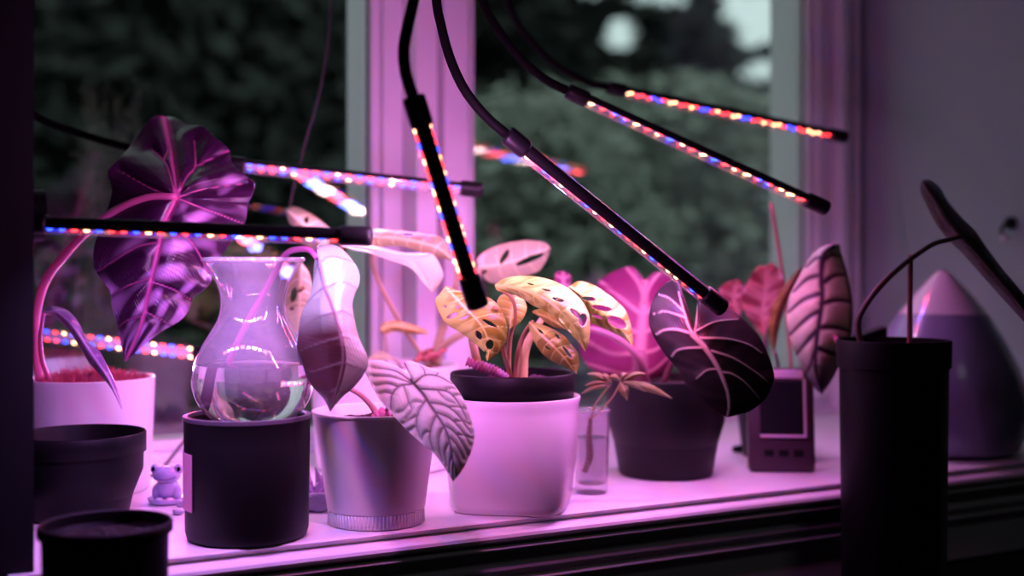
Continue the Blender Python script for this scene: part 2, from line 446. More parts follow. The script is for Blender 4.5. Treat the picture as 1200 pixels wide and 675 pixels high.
# ------------------------------------------------------------------ grow lamps
LEDC = {'r': (16, 0.36, 0.40), 'b': (0.20, 0.70, 22), 'w': (20, 7.5, 3.2)}
LEDM = {k: glow_mat('led_' + k, v) for k, v in LEDC.items()}
LIGHTC = {'r': (1.0, .06, .10), 'b': (.16, .20, 1.6), 'w': (1.0, .56, .60)}
board_mat = mat('led_board', (0.75, 0.72, 0.74), 0.5)
cover_mat = clear_mat('lamp_cover', (0.97, 0.96, 0.97), 1.45, 0.05, 1.0, 5.0, 0.10)
cap_edge = mat('end_cap', (0.006, 0.006, 0.007), 0.45, spec=.25, var=0.1, scale=60)
def led_mesh():
    bm = bmesh.new(); c = bm.verts.new((0, 0, 1)); r0 = []; r1 = []
    for k in range(8):
        a = math.pi * k / 4
        r0.append(bm.verts.new((math.cos(a) * 1.25, math.sin(a), 0))); r1.append(bm.verts.new((math.cos(a) * 0.9, math.sin(a) * 0.72, 0.65)))
    for k in range(8):
        j = (k + 1) % 8
        bm.faces.new((r0[k], r0[j], r1[j], r1[k])); bm.faces.new((r1[k], r1[j], c))
    return bm
led_me = {}
for k in 'rbw':
    me = bpy.data.meshes.new('led'); b_ = led_mesh(); b_.to_mesh(me); b_.free(); me.materials.append(LEDM[k]); led_me[k] = me

def prism(a, e, ax1, ax2, outline, bm=None, cap=True):
    bm = bm or bmesh.new()
    r0 = [bm.verts.new(a + ax1 * x + ax2 * y) for x, y in outline]; r1 = [bm.verts.new(e + ax1 * x + ax2 * y) for x, y in outline]
    n = len(outline)
    for i in range(n): bm.faces.new((r0[i], r0[(i + 1) % n], r1[(i + 1) % n], r1[i]))
    if cap: bm.faces.new(r0[::-1]); bm.faces.new(r1)
    bmesh.ops.recalc_face_normals(bm, faces=bm.faces)
    return bm
PATTERN = 'wrbrwrrbwrwbrrwbrw'
def grow_lamp(label, s, e, face, neck, group='clip on LED grow lamps', mount=None, nled=18, rows=2, pat=PATTERN, W=0.0100, gain=1.0, lights='rbwrbwrbr'):
    """s, e: the neck end and the free end of the bar; neck: points from the bar to its mount"""
    s, e = P(*s), P(*e); ax = (e - s).normalized(); n = CV(*face); n = (n - ax * n.dot(ax)).normalized(); side = ax.cross(n)
    neckp = [s + ax * 0.004] + [q if isinstance(q, Vector) else P(*q) for q in neck]
    root = thing('grow_lamp', label, 'lamp', neckp[-1], group)
    L = (e - s).length; cl, ce = 0.024, 0.026
    a, b = s + ax * cl, e - ax * ce
    half = [(math.cos(t) * W * 0.70, -math.sin(t) * W * 0.72) for t in np.linspace(0, math.pi, 13)]
    link('housing', prism(a, b, side, n, [(W * 0.70, W * 0.12)] + half + [(-W * 0.70, W * 0.12)]), lamp_plastic, root, smooth=False)
    board = link('led_board', prism(a, b, side, n, [(-W * .72, W * .13), (W * .72, W * .13), (W * .72, W * .20), (-W * .72, W * .20)]), board_mat, root)
    oc = [(math.cos(t) * W, W * .12 + math.sin(t) * W * 0.80) for t in np.linspace(0, math.pi, 15)]
    link('light_cover', prism(a, b, side, n, oc, cap=False), cover_mat, root, smooth=False)
    def plug(p, q, name, r):
        bm = bmesh.new(); rings = []
        out = [(math.cos(t), math.sin(t)) for t in np.linspace(0, 2 * math.pi, 20, endpoint=False)]
        for f, k in ((0, .80), (.06, .97), (.12, 1), (.85, 1), (.94, .95), (.985, .82), (1, .55)):
            c = p.lerp(q, f); rings.append([bm.verts.new(c + (side * x + n * y * .88) * r * k) for x, y in out])
        for r0, r1 in zip(rings, rings[1:]):
            for i in range(20): bm.faces.new((r0[i], r0[(i + 1) % 20], r1[(i + 1) % 20], r1[i]))
        bm.faces.new(rings[0][::-1]); bm.faces.new(rings[-1]); bmesh.ops.recalc_face_normals(bm, faces=bm.faces)
        return link(name, bm, cap_edge, root, smooth=True)
    plug(b - ax * .002, e, 'end_cap', W * 1.06); plug(a + ax * .002, s, 'collar', W * 1.06)
    link('gooseneck', tube(neckp, 0.0048, 60, 12), neck_rubber, root, smooth=True)
    if mount is not None:
        mv = Vector(mount); p = neckp[-1]
        link('mount_plate', tube([p - mv * .012, p - mv * .006, p], 0.022, 4, 20), lamp_plastic, root, smooth=False)
    basis = __import__('mathutils').Matrix((ax, side, n)).transposed().to_4x4()
    org = root.location
    for r in range(rows):
        y = (r - (rows - 1) / 2) * W * 1.26
        for i in range(nled):
            c = pat[(i * 1 + r * 4) % len(pat)]
            o = bpy.data.objects.new('led', led_me[c]); col.objects.link(o); o.parent = board
            p = a.lerp(b, (i + .5) / nled) + side * y + n * W * .2
            mm = basis.copy(); mm.translation = p - org; o.matrix_local = mm @ __import__('mathutils').Matrix.Diagonal((.0023, .0021, .0017, 1))
    nl = 9; Mx4 = __import__('mathutils').Matrix
    for i in range(nl):
        ld_ = bpy.data.lights.new('diode_light', 'AREA'); ld_.shape = 'RECTANGLE'; ld_.size = L / nl * .55; ld_.size_y = W * 1.5
        cc = LIGHTC[lights[i % len(lights)]]; ld_.color = cc; ld_.spread = math.radians(158); ld_.energy = STRIP_WATTS * gain / nl
        ol = bpy.data.objects.new('diode_light', ld_); col.objects.link(ol); ol.parent = board
        mm = Mx4((ax, -side, -n)).transposed().to_4x4(); mm.translation = a.lerp(b, (i + .5) / nl) + n * W * 1.0 - org
        ol.matrix_local = mm
    return root
def soffit(px, d):
    p = P(px, HY, d); p.z = ZT; return p
def leftwall(py, d):
    """point on the left wall of the bay, d along the wall"""
    return Vector((XL, d, CZ - (py - HY) / FPX * d))
UPV, LFT = (0, 0, 1), (-1, 0, 0)
LB = 'bbrwbrrbwrbrbwrbrw'
grow_lamp('black grow lamp bar lying almost level in front of the glass vase', (20, 261, 1.00), (436, 277, 1.00), (0, -.90, .42),
          [(5, 259, 0.99), leftwall(256, 1.09)], mount=LFT, nled=24, pat=LB, W=.0088, gain=0.95, lights='rbwbrbwbr')
grow_lamp('grow lamp bar behind the purple leaf, its tip crossing the white window post', (262, 191, 1.40), (566, 223, 1.44), (0, -.92, -.35),
          [(230, 187, 1.40), (148, 172, 1.42), (90, 155, 1.43), (40, 135, 1.44), leftwall(110, 1.53)], mount=LFT, nled=20, pat=LB)
grow_lamp('steep grow lamp bar pointing down in front of the white window post', (484, 112, 0.95), (561, 361, 0.985), (-.14, -.50, 1),
          [(476, 88, .95), (473, 58, .96), (479, 25, .98), (487, -15, 1.01), (500, -120, 1.08), soffit(540, 1.20)], mount=UPV, nled=20, W=.0090, gain=1.75)
grow_lamp('slanting grow lamp bar ending over the dark veined leaf', (593, 157, 1.14), (848, 362, 1.22), (-.62, -.50, .55),
          [(570, 137, 1.14), (545, 106, 1.14), (528, 70, 1.15), (517, 30, 1.16), (511, -10, 1.17), (512, -120, 1.2), soffit(570, 1.25)], mount=UPV, nled=22)
grow_lamp('middle slanting grow lamp bar with its tip against the jamb, second from the top', (664, 106, 1.30), (970, 245, 1.34), (-.45, -.88, .06),
          [(640, 94, 1.30), (612, 70, 1.30), (588, 40, 1.30), (568, 8, 1.30), (555, -40, 1.30), (560, -160, 1.30), soffit(605, 1.33)], mount=UPV, nled=20, W=.0094, gain=1.25)
grow_lamp('highest grow lamp bar, nearly level, crossing the right window jamb', (712, 102, 1.56), (991, 161, 1.70), (-.15, -1, .03),
          [(690, 97, 1.56), (650, 75, 1.55), (620, 45, 1.54), (598, 10, 1.52), (585, -40, 1.50), (585, -160, 1.45), soffit(640, 1.38)], mount=UPV, nled=20)
grow_lamp('low grow lamp bar behind the drooping purple leaf and the vase', (20, 388, 1.55), (252, 416, 1.52), (0, -.45, -.9),
          [(0, 385, 1.55), leftwall(380, 1.50)], mount=LFT, nled=18, pat=LB)

# ------------------------------------------------------------------ pots and things on the sill
def pot(name, parent, c, rt, rb, h, m, wall=0.004, lip=0.0, liph=0.0, seg=72, rfun=None):
    pr = [(0, 0), (rb * .96, 0), (rb, 0.003)]
    if lip:
        pr += [(rt - lip, h - liph - .001), (rt, h - liph), (rt, h - .0015)]
    else:
        pr += [(rb + (rt - rb) * .5, h * .5), (rt - .0005, h - .002)]
    pr += [(rt - .0012, h), (rt - wall + .0008, h), (rt - wall, h - .002), (rt - wall - .001, h * .55), (rb - wall, .006), (0, .006)]
    return link(name, lathe(c, pr, seg, rfun=rfun), m, parent, smooth=True)
def soil(parent, c, r, z, m=None, name='soil', amp=.004):
    pr = [(0.0, z)] + [(r * k / 8, z + rnd.uniform(-amp, amp)) for k in range(1, 8)] + [(r, z)]
    bm = lathe(c, pr, 40)
    for v in bm.verts:
        if (Vector((v.co.x - c[0], v.co.y - c[1]))).length < r * .95: v.co.z += rnd.uniform(-amp, amp)
    return link(name, bm, m or soil_mat, parent, smooth=False)
def autosmooth(o, deg=35):
    for p in o.data.polygons: p.use_smooth = True
    e = o.modifiers.new('edge_split', 'EDGE_SPLIT'); e.split_angle = math.radians(deg)
    return o

# --- dark round pot that carries the vase
c = on_sill(290, 1.118)
dp = thing('plant_pot', 'black cylindrical pot under the glass vase', 'pot', c)
R_ = .0578
o = link('pot_body', lathe(c, [(0, 0), (R_ - .008, 0), (R_ - .003, .002), (R_ - .0012, .008), (R_, .09), (R_, .108), (R_ + .0006, .1095), (R_ + .0006, .112), (R_ - .0004, .1135), (R_ - .003, .1135), (R_ - .004, .111), (R_ - .004, .104), (0, .104)], 80), dark_ceramic, dp)
autosmooth(o)
o = link('rim', lathe(c, [(R_ + .0008, .1105), (R_ + .0008, .1138), (R_ - .0005, .1142), (R_ - .0035, .1142), (R_ - .0042, .1125), (R_ - .0042, .1105)], 80, closed=True), mat('pale_rim', (0.08, 0.07, 0.085), 0.4), dp)
autosmooth(o); o['label'] = 'paler rim of the black pot'
bm = bmesh.new(); a0, a1 = math.radians(156), math.radians(197); rows = []
for k in range(9):
    a = a0 + (a1 - a0) * k / 8
    rows.append([bm.verts.new((c.x + (R_ + .0007) * math.cos(a), c.y + (R_ + .0007) * math.sin(a), z)) for z in (.030, .082)])
for p, q in zip(rows, rows[1:]): bm.faces.new((p[0], q[0], q[1], p[1]))
o = link('paper_label', bm, mat('paper', (.75, .35, .55), .6), dp); o['label'] = 'plain pink paper label on the pot side'
s_ = o.modifiers.new('thickness', 'SOLIDIFY'); s_.thickness = .0004

# --- vase
c = on_sill(297, 1.118); c.z = .1045
va = thing('glass_vase', 'clear glass vase with a waisted neck standing on the black pot', 'vase', c)
vp = [(.026, .0), (.034, .003), (.045, .012), (.0535, .026), (.0565, .040), (.0545, .055), (.048, .072), (.039, .087), (.0325, .099), (.0300, .112), (.0312, .124), (.0355, .136), (.0425, .147), (.0462, .153)]
sp = spline(vp, 60); outer = [(float(a), float(b)) for a, b in sp]
inner = [(r - .0018, z + .0012) for r, z in outer][::-1]
glass_m = clear_mat('vase_glass', (0.95, 0.93, 0.96), 1.45, 0.04, 1.2, 3.0, 0.10)
link('vase_body', lathe(c, [(0, 0)] + outer + [(.0470, .1545), (.0462, .156), (.0448, .1545)], 72), glass_m, va, smooth=True)
link('lip', lathe(c, [(.0440, .1515), (.0470, .1525), (.0480, .1545), (.0470, .1562), (.0450, .1555)], 72, closed=True), clear_mat('lip_glass', (.9, .88, .92), 1.5, .10, 2.0, 3.0, 0.2), va, smooth=True)
wl = .0570
wp = [(0, .004)] + [(max(r - .0022, .001), z + .003) for r, z in outer if z + .003 < wl] + [(float(np.interp(wl, sp[:, 1], sp[:, 0])) - .0022, wl), (0, wl)]
link('water', lathe(c, wp, 72), water_mat(), va, smooth=False)
autosmooth(va.children[-1], 50)

# --- cutting in the vase, its leaf hanging over the rim
stem_pink = mat('pink_stem', (.55, .22, .34), .45, var=.3, scale=60, trans=.2)
dd = 1.115
cu = thing('leaf_cutting', 'cutting in the vase with one big dark leaf hanging over the rim', 'plant', P(262, 455, dd + .02))
stem('stalk', cu, [(262, 462, 1.135), (268, 425, 1.13), (290, 378, 1.12), (310, 342, 1.112), (325, 314, 1.105), (336, 297, 1.09), (350, 292, 1.075), (363, 293, 1.067), (372, 302, 1.062)], [.0030, .0030, .0032, .0028, .0026], mat('cutting_stem', (.42, .10, .24), .4, var=.3, trans=.2))
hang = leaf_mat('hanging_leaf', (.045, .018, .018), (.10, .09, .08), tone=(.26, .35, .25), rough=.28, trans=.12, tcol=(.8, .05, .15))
L = [(370, 291), (369, 305), (366, 335), (363, 348), (354, 366), (349, 392), (348, 412), (354, 432), (366, 452), (380, 468), (387, 482)]
R = [(372, 288), (390, 287), (405, 296), (419, 315), (421, 331), (415, 346), (413, 362), (420, 394), (431, 421), (427, 437), (414, 454), (400, 466), (387, 482)]
M = [(371, 290), (375, 312), (380, 335), (388, 356), (397, 385), (402, 415), (398, 445), (387, 482)]
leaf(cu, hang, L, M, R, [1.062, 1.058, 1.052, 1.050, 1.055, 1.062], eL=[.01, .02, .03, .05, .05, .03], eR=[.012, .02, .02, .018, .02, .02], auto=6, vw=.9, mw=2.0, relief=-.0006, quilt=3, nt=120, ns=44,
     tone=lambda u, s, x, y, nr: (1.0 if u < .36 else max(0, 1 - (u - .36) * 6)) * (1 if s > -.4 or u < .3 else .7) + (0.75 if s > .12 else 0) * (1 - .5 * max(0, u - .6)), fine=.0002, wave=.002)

# --- white ribbed-foot pot with the quilted leaf
c = on_sill(441, 1.182)
wpot = thing('potted_philodendron', 'white round pot with a ribbed foot and one quilted silvery leaf', 'potted plant', c)
o = link('pot', lathe(c, [(0, 0), (.0450, 0), (.0470, .0015), (.0472, .0145), (.0482, .0155), (.0515, .04), (.0570, .078), (.0622, .1080), (.0634, .1092), (.0634, .1105), (.0620, .1112), (.0596, .1105), (.0590, .108), (.055, .08), (.046, .012), (0, .010)], 96), white_plastic, wpot); autosmooth(o)
bm = bmesh.new()
for k in range(84):
    a = 2 * math.pi * k / 84; p = c + Vector((math.cos(a), math.sin(a), 0)) * .0470
    tube([p + Vector((0, 0, .0012)), p + Vector((0, 0, .0075)), p + Vector((0, 0, .0142))], .0009, 2, 6, bm)
link('ribbed_foot', bm, white_plastic, wpot, smooth=True)
soil(wpot, c, .058, .099)
phil = leaf_mat('quilted_leaf', (.32, .40, .29), (.04, .035, .035), tone=(.44, .54, .40), rough=.5, trans=.06, nscale=400)
L = [(484, 447), (474, 436), (462, 428), (447, 423), (432, 424), (428, 434), (435, 450), (443, 465), (453, 478), (470, 497), (490, 516), (508, 531), (521, 548), (531, 564)]
R = [(484, 447), (478, 434), (474, 424), (484, 424), (495, 428), (518, 438), (531, 450), (543, 468), (551, 488), (556, 508), (553, 526), (546, 543), (538, 556), (531, 564)]
M = [(484, 449), (495, 461), (503, 473), (513, 488), (521, 501), (528, 521), (531, 541), (531, 564)]
pv = [([(484, 449), (478, 437), (474, 425)], 1.3), ([(483, 448), (463, 435), (436, 431)], 1.0), ([(482, 449), (460, 442), (437, 441)], .9),
      ([(483, 450), (468, 453), (459, 464), (458, 480)], 1.2), ([(467, 454), (455, 450), (440, 452)], .7), ([(461, 462), (452, 460), (445, 462)], .6), ([(473, 452), (478, 470), (474, 480), (466, 484)], .7), ([(478, 470), (482, 480), (476, 492)], .6),
      ([(500, 468), (492, 480), (488, 496), (492, 512)], 1.1), ([(490, 487), (480, 492), (472, 497)], .7), ([(488, 499), (483, 503), (479, 505)], .6), ([(496, 472), (486, 471), (478, 476)], .6),
      ([(512, 486), (506, 500), (504, 514), (508, 528)], 1.0), ([(505, 506), (498, 508), (494, 515)], .6), ([(520, 500), (515, 512), (515, 526), (519, 540)], .9), ([(527, 518), (522, 530), (524, 546)], .8), ([(530, 535), (527, 545), (528, 554)], .6),
      ([(486, 449), (498, 440), (513, 441), (530, 450)], 1.2), ([(498, 440), (497, 434), (492, 428)], .7), ([(511, 440), (513, 437), (512, 435)], .6), ([(492, 456), (511, 457), (526, 460), (538, 474), (547, 492)], 1.2), ([(520, 458), (529, 455), (534, 456)], .6), ([(530, 464), (539, 463), (541, 465)], .6), ([(512, 457), (522, 468), (533, 473)], .6),
      ([(503, 472), (521, 475), (536, 486), (546, 500), (552, 508)], 1.1), ([(524, 477), (536, 477), (546, 480)], .6), ([(510, 483), (528, 491), (543, 508), (551, 522)], 1.0), ([(532, 494), (543, 494), (550, 498)], .6),
      ([(518, 497), (532, 506), (544, 524), (548, 534)], .9), ([(535, 509), (545, 511), (553, 514)], .5), ([(524, 510), (535, 521), (543, 538)], .8), ([(529, 525), (536, 536), (540, 548)], .7), ([(531, 540), (534, 548), (535, 556)], .5)]
leaf(wpot, phil, L, M, R, [1.095, 1.083, 1.072, 1.062, 1.053, 1.046, 1.042], eL=[.0, .008, .012, .012, .012, .008, .0], eR=[0, .012, .016, .018, .018, .010, 0], veins=pv, vw=1.1, mw=1.6, relief=.0030, quilt=3.8, nt=150, ns=64, gam=1.7, fine=.00016,
     tone=lambda u, s, x, y, nr: .9 * (abs(s) > .965) + .35 * min(1, nr / 5))
stem('petiole', wpot, [(447, 488, 1.19), (455, 478, 1.17), (468, 463, 1.12), (484, 449, 1.097)], .0020, stem_pink)
stem('petiole', wpot, [(443, 490, 1.19), (437, 478, 1.19), (424, 464, 1.185), (409, 455, 1.18), (398, 448, 1.18), (392, 430, 1.18)], [.0036, .0026, .0022, .002], mat('brown_stem', (.40, .20, .18), .5, var=.3))
link('crown', tube([P(438, 491, 1.178), P(447, 485, 1.178), P(458, 487, 1.178)], [.004, .0062, .0035], 14, 12, knob=.18), mat('pink_crown', (.60, .16, .28), .5, var=.3), wpot, smooth=True)

# --- soft-square white pot with the black nursery pot and pale holed leaves
c = on_sill(600, 1.262)
def softsq(a, z):
    k = min(1, max(0, z / .115)); p_ = 2 + 2.3 * (1 - k) + .0
    a += ANG + math.radians(9)
    return (abs(math.cos(a)) ** p_ + abs(math.sin(a)) ** p_) ** (-1 / p_) * (1 - .07 * (1 - k))
cp = thing('planter', 'glossy white pot with softly squared sides in the middle of the sill', 'pot', c)
o = link('pot_body', lathe(c, [(0, 0), (.0600, 0), (.0630, .002), (.0655, .010), (.0690, .05), (.0710, .085), (.0700, .100), (.0708, .108), (.0724, .114), (.0722, .1162), (.0705, .1168), (.0680, .115), (.0665, .108), (.066, .09), (.062, .02), (.058, .006), (0, .006)], 96, rfun=softsq), white_ceramic, cp); autosmooth(o, 60)
c2 = c + Vector((0, 0, .0065))
mo = thing('potted_monstera', 'black nursery pot of pale holed monstera leaves inside the squared white pot', 'potted plant', c2)
pot('nursery_pot', mo, c2, .0655, .050, .1345, black_plastic, .002, lip=.0025, liph=.026)
soil(mo, c2, .061, .122, mat('purple_soil', (.10, .03, .07), .95, var=.7, scale=120))
mono = leaf_mat('pale_monstera', (.34, .30, .03), (.58, .70, .18), tone=(.54, .66, .15), rough=.36, trans=.30)
monb = leaf_mat('tan_monstera', (.40, .36, .05), (.66, .66, .20), tone=(.60, .62, .12), rough=.4, trans=.35)
L = [(522, 336), (514, 346), (510, 352), (513.5, 364), (523, 379), (542, 391), (556, 402), (567, 412), (571, 423)]
R = [(523, 335), (530, 338), (540, 342), (552, 343), (570, 348), (580, 354), (588, 365), (594, 383), (592, 402), (583, 414), (571, 423)]
M = [(522, 336), (535, 350), (550, 365), (566, 384), (573, 405), (571, 423)]
leaf(mo, mono, L, M, R, [1.17, 1.165, 1.16, 1.16, 1.165, 1.17], eL=[0, .012, .014, .01, 0], eR=[0, .012, .02, .022, .018, 0], auto=7, vw=.7, mw=1.4, relief=.001, nt=96, ns=36,
     holes=[(530, 370, 7, 2.6, -25), (522, 359, 2, 1.6, 0), (574, 379, 9, 2.2, 28), (574, 404, 4.6, 5.6, 0), (561, 393, 5.5, 3.6, 60), (568, 415, 2.4, 4, 20), (545, 372, 6, 2, -20), (536, 360, 2.5, 1.6, 40)], tone=lambda u, s, x, y, nr: max(0, min(1, (-s - .1) * 2)) + .45 * max(0, math.sin(u * 44 - abs(s) * 5 + 2 * math.sin(s * 4))))
L = [(580, 334), (590, 327), (608, 323.5), (629, 324.5), (650, 330), (667, 339), (679, 349.5), (687.5, 362), (691, 375), (690.6, 397), (686, 412)]
R = [(580, 335), (584, 341), (598, 343), (612, 349.6), (625, 358), (642, 366), (654, 377), (667, 389), (679, 402), (686, 412)]
M = [(580, 334), (598, 336), (618, 341), (640, 351), (660, 368), (675, 388), (686, 412)]
leaf(mo, mono, L, M, R, [1.20, 1.185, 1.17, 1.165, 1.165, 1.17], eL=[0, .03, .04, .035, .02, 0], eR=[0, .012, .014, .012, .006, 0], auto=7, vw=.8, mw=1.5, relief=.0012, nt=100, ns=36,
     holes=[(654, 351.5, 7, 2.0, 15), (675, 368, 9, 2.8, 40), (683, 375, 4.5, 7, 15), (668, 389, 4, 1.6, 50), (658, 376, 4.5, 1.4, 45), (640, 340, 5, 1.3, 12), (622, 333, 4, 1, 8)], tone=lambda u, s, x, y, nr: .72 + .4 * math.sin(u * 42 - abs(s) * 6 + 2 * math.sin(s * 5 + u * 7)))
L = [(620, 377), (621, 387), (627, 402), (637.5, 416), (650, 424.6), (664.6, 431), (675.5, 438)]
R = [(620, 377), (633, 380), (646, 385), (660, 393), (671, 406), (677, 414), (678, 427), (675.5, 438)]
M = [(620, 377), (633, 391), (648, 405), (662, 420), (675.5, 438)]
leaf(mo, monb, L, M, R, [1.175, 1.16, 1.155, 1.155, 1.16], eL=.014, eR=.014, auto=6, vw=.7, mw=1.3, relief=.0014, nt=90, ns=30,
     holes=[(633, 388, 5, 1.3, 40), (653, 394, 4, 1.6, 50), (664.6, 413, 9, 1.7, 52), (642, 408, 4, 1.2, 30)], tone=lambda u, s, x, y, nr: .8 * (u < .3) + .4 * (s > .3))
L = [(667, 336), (677, 330), (689.6, 332), (704, 339), (721, 351.7), (733, 364), (738.5, 379), (741.7, 397), (740.6, 406)]
R = [(667, 336), (669, 343), (677, 353), (686, 366), (692, 377), (704, 383), (721, 391), (733, 397.5), (740.6, 406)]
M = [(667, 336), (680, 344), (697, 357), (713, 370), (728, 386), (740.6, 406)]
leaf(mo, mono, L, M, R, [1.235, 1.23, 1.225, 1.225, 1.23], eL=.02, eR=.012, auto=6, vw=.7, mw=1.3, relief=.001, nt=90, ns=30,
     holes=[(689.6, 350, 8, 2.6, 5), (705, 361, 12, 3.0, 10), (723, 378, 12, 6, 25), (700, 371, 7, 1.8, 20)], tone=lambda u, s, x, y, nr: .45 + .4 * math.sin(u * 40 - abs(s) * 6 + 2 * math.sin(s * 4)))
L = [(604, 346), (590, 345), (583, 352), (582, 366), (590, 378), (597, 386)]
R = [(604, 346), (614, 352), (617, 362), (612, 374), (604, 382), (597, 386)]
M = [(604, 346), (601, 360), (597, 386)]
leaf(mo, monb, L, M, R, [1.23, 1.225, 1.22], eL=.012, eR=.012, auto=5, vw=.7, relief=.001, nt=50, ns=20, tone=lambda u, s, x, y, nr: .3)
L = [(634, 372), (640, 378), (652, 384), (664, 386), (672, 392)]
R = [(634, 372), (624, 365), (640, 362), (655, 370), (665, 382), (672, 392)]
leaf(mo, monb, L, [(630, 368), (645, 374), (672, 392)], R, [1.205, 1.2, 1.2], eL=.01, eR=.01, auto=4, vw=.6, nt=40, ns=16, tone=lambda u, s, x, y, nr: .5)
stalk_m = mat('monstera_stalk', (.50, .30, .14), .5, var=.3, trans=.15); stalk_p = mat('monstera_pink_stalk', (.66, .50, .26), .5, var=.3, trans=.15)
stem('stalk', mo, [(597, 447, 1.255), (596, 420, 1.25), (598, 393, 1.24), (604, 372, 1.22), (600, 350, 1.205), (584, 338, 1.198)], [.0028, .0026, .002, .0018], stalk_m)
stem('stalk', mo, [(604, 447, 1.25), (607, 416, 1.24), (614, 392, 1.22), (624, 377, 1.18)], [.0030, .0026, .0018], stalk_m)
stem('stalk', mo, [(612, 446, 1.265), (615, 412, 1.262), (626, 388, 1.255), (645, 362, 1.25), (668, 337, 1.238)], [.0058, .0046, .003, .002], stalk_p)
stem('stalk', mo, [(600, 446, 1.25), (590, 410, 1.24), (588, 380, 1.2), (580, 360, 1.17)], [.0026, .0022, .0018], stalk_m)
link('rhizome', tube([P(547, 423, 1.235), P(560, 428, 1.235), P(578, 434, 1.24), P(594, 443, 1.245)], [.0045, .0050, .0048, .0040], 40, 12, knob=.28), mat('rhizome', (.48, .16, .30), .5, var=.4), mo, smooth=True)
stem('stalk', mo, [(560, 428, 1.236), (556, 410, 1.24), (553, 395, 1.25), (556, 375, 1.24)], [.0046, .0040, .003], stalk_p)

# --- drinking glass with a small palmate cutting
c = on_sill(693, 1.336)
gl = thing('drinking_glass', 'small clear drinking glass between the squared white pot and the dark pot', 'glass', c)
pr = [(0, 0), (.0168, 0), (.0178, .001), (.0182, .010), (.0210, .091), (.0206, .0925), (.0200, .0915), (.0172, .012), (.015, .010), (0, .010)]
o = link('glass_body', lathe(c, pr, 56), clear_mat('tumbler_glass', (.95, .93, .95), 1.45, .04, 1.2, 3.0, 0.06), gl); autosmooth(o, 40)
link('rim', lathe(c, [(.0200, .0905), (.0213, .0905), (.0213, .0925), (.0200, .0925)], 56, closed=True), clear_mat('lip_glass', (.9, .88, .92), 1.5, .10, 2.0, 3.0, 0.2), gl, smooth=True)
link('water', lathe(c, [(0, .0112), (.0168, .0112), (.0184, .062), (0, .062)], 48), clear_mat('thin_water', (.92, .88, .93), 1.33, .0, 1.5), gl)
cu2 = thing('palmate_cutting', 'small tan palmate cutting rooting in the drinking glass', 'plant', c + Vector((0, 0, .012)))
link('root', tube([P(685, 553, 1.336), P(691, 535, 1.336), P(690, 515, 1.335), P(692, 490, 1.334)], [.003, .0042, .0036, .0022], 40, 10, knob=.2), mat('brown_root', (.30, .16, .05), .8, var=.5, scale=80), cu2, smooth=True)
tan_m = leaf_mat('tan_leaflet', (.36, .34, .10), (.56, .50, .22), rough=.5, trans=.3)
stem('stalk', cu2, [(692, 492, 1.334), (697, 476, 1.330), (706, 462, 1.31), (716, 450, 1.30)], .0011, stalk_p, n=20)
stem('stalk', cu2, [(692, 492, 1.334), (707, 477, 1.325), (718, 465, 1.31), (728, 447, 1.30)], .0010, stalk_p, n=20)
for (bx, by), (tx, ty), wd in [((716, 450), (685, 452), 3.2), ((714, 449), (688, 438), 4.5), ((717, 449), (701, 440), 4.5), ((716, 451), (680, 462), 3.5), ((728, 447), (712, 442), 4), ((727, 448), (735, 469), 6), ((730, 447), (788, 467), 5.5), ((730, 446), (757, 438), 3.5), ((729, 448), (757, 459), 4.5), ((727, 446), (735, 438), 3.5)]:
    dx, dy = tx - bx, ty - by; ln = math.hypot(dx, dy); nx, ny = -dy / ln * wd, dx / ln * wd * .8
    mk = lambda f: [(bx + dx * t + nx * f * g, by + dy * t + ny * f * g - 3 * math.sin(t * math.pi)) for t, g in ((0, 0), (.2, .6), (.45, 1), (.7, .75), (1, 0))]
    leaf(cu2, tan_m, mk(1), mk(0), mk(-1), [1.30, 1.292, 1.298], eL=.004, eR=.004, nt=18, ns=5, vw=.5, name='leaflet')

# --- dark pot with the black-green leaf and the magenta one
c = on_sill(780, 1.458)
al = thing('potted_alocasia', 'dark tapered pot with a big black veined leaf and a glowing magenta leaf', 'potted plant', c)
pot('pot', al, c, .0760, .0570, .1180, dark_ceramic, .004)
soil(al, c, .071, .106)
blk = leaf_mat('black_leaf', (.010, .010, .008), (.46, .50, .36), tone=(.016, .014, .012), spec=.3, rough=.42, trans=.03)
L = [(812, 390), (806, 375), (800, 350), (796, 332), (785, 329), (770, 342), (762, 362), (761, 380), (767, 396), (780, 416), (795, 434), (804, 450), (812, 459), (830, 475), (852, 489)]
R = [(813, 390), (816, 372), (818, 352), (822, 343), (838, 350), (854, 361), (871, 374), (890, 395), (902, 420), (907, 440), (905, 450), (897, 467), (880, 481), (864, 486), (852, 489)]
M = [(812, 392), (825, 406), (839, 427), (847, 444), (853, 462), (854, 478), (852, 489)]
bv = [([(812, 392), (806, 380), (800, 360), (795, 342)], 1.3), ([(814, 390), (816, 375), (817, 358)], 1.3), ([(812, 391), (792, 386), (778, 387), (769, 392)], 1.3), ([(825, 407), (804, 408), (793, 411), (787, 418)], 1.2), ([(842, 432), (828, 434), (816, 444)], 1.1),
      ([(815, 388), (838, 377), (865, 374)], .8), ([(820, 396), (852, 397), (878, 404), (893, 414)], 1.1), ([(834, 411), (860, 420), (888, 438), (900, 448)], 1.1), ([(847, 436), (858, 438), (873, 448), (890, 467)], 1.0), ([(801, 365), (785, 350), (772, 345)], .7), ([(803, 372), (780, 365), (766, 368)], .7)]
leaf(al, blk, L, M, R, [1.245, 1.235, 1.23, 1.225, 1.225, 1.23], eL=[0, .03, .03, .025, .02, .01, 0], eR=[0, .03, .035, .035, .03, .015, 0], veins=bv, vw=1.2, mw=2.6, relief=-.0010, nt=170, ns=64, gam=1.5, fine=.0003,
     tone=lambda u, s, x, y, nr: .5 + .5 * math.sin(u * 60 + abs(s) * 4))
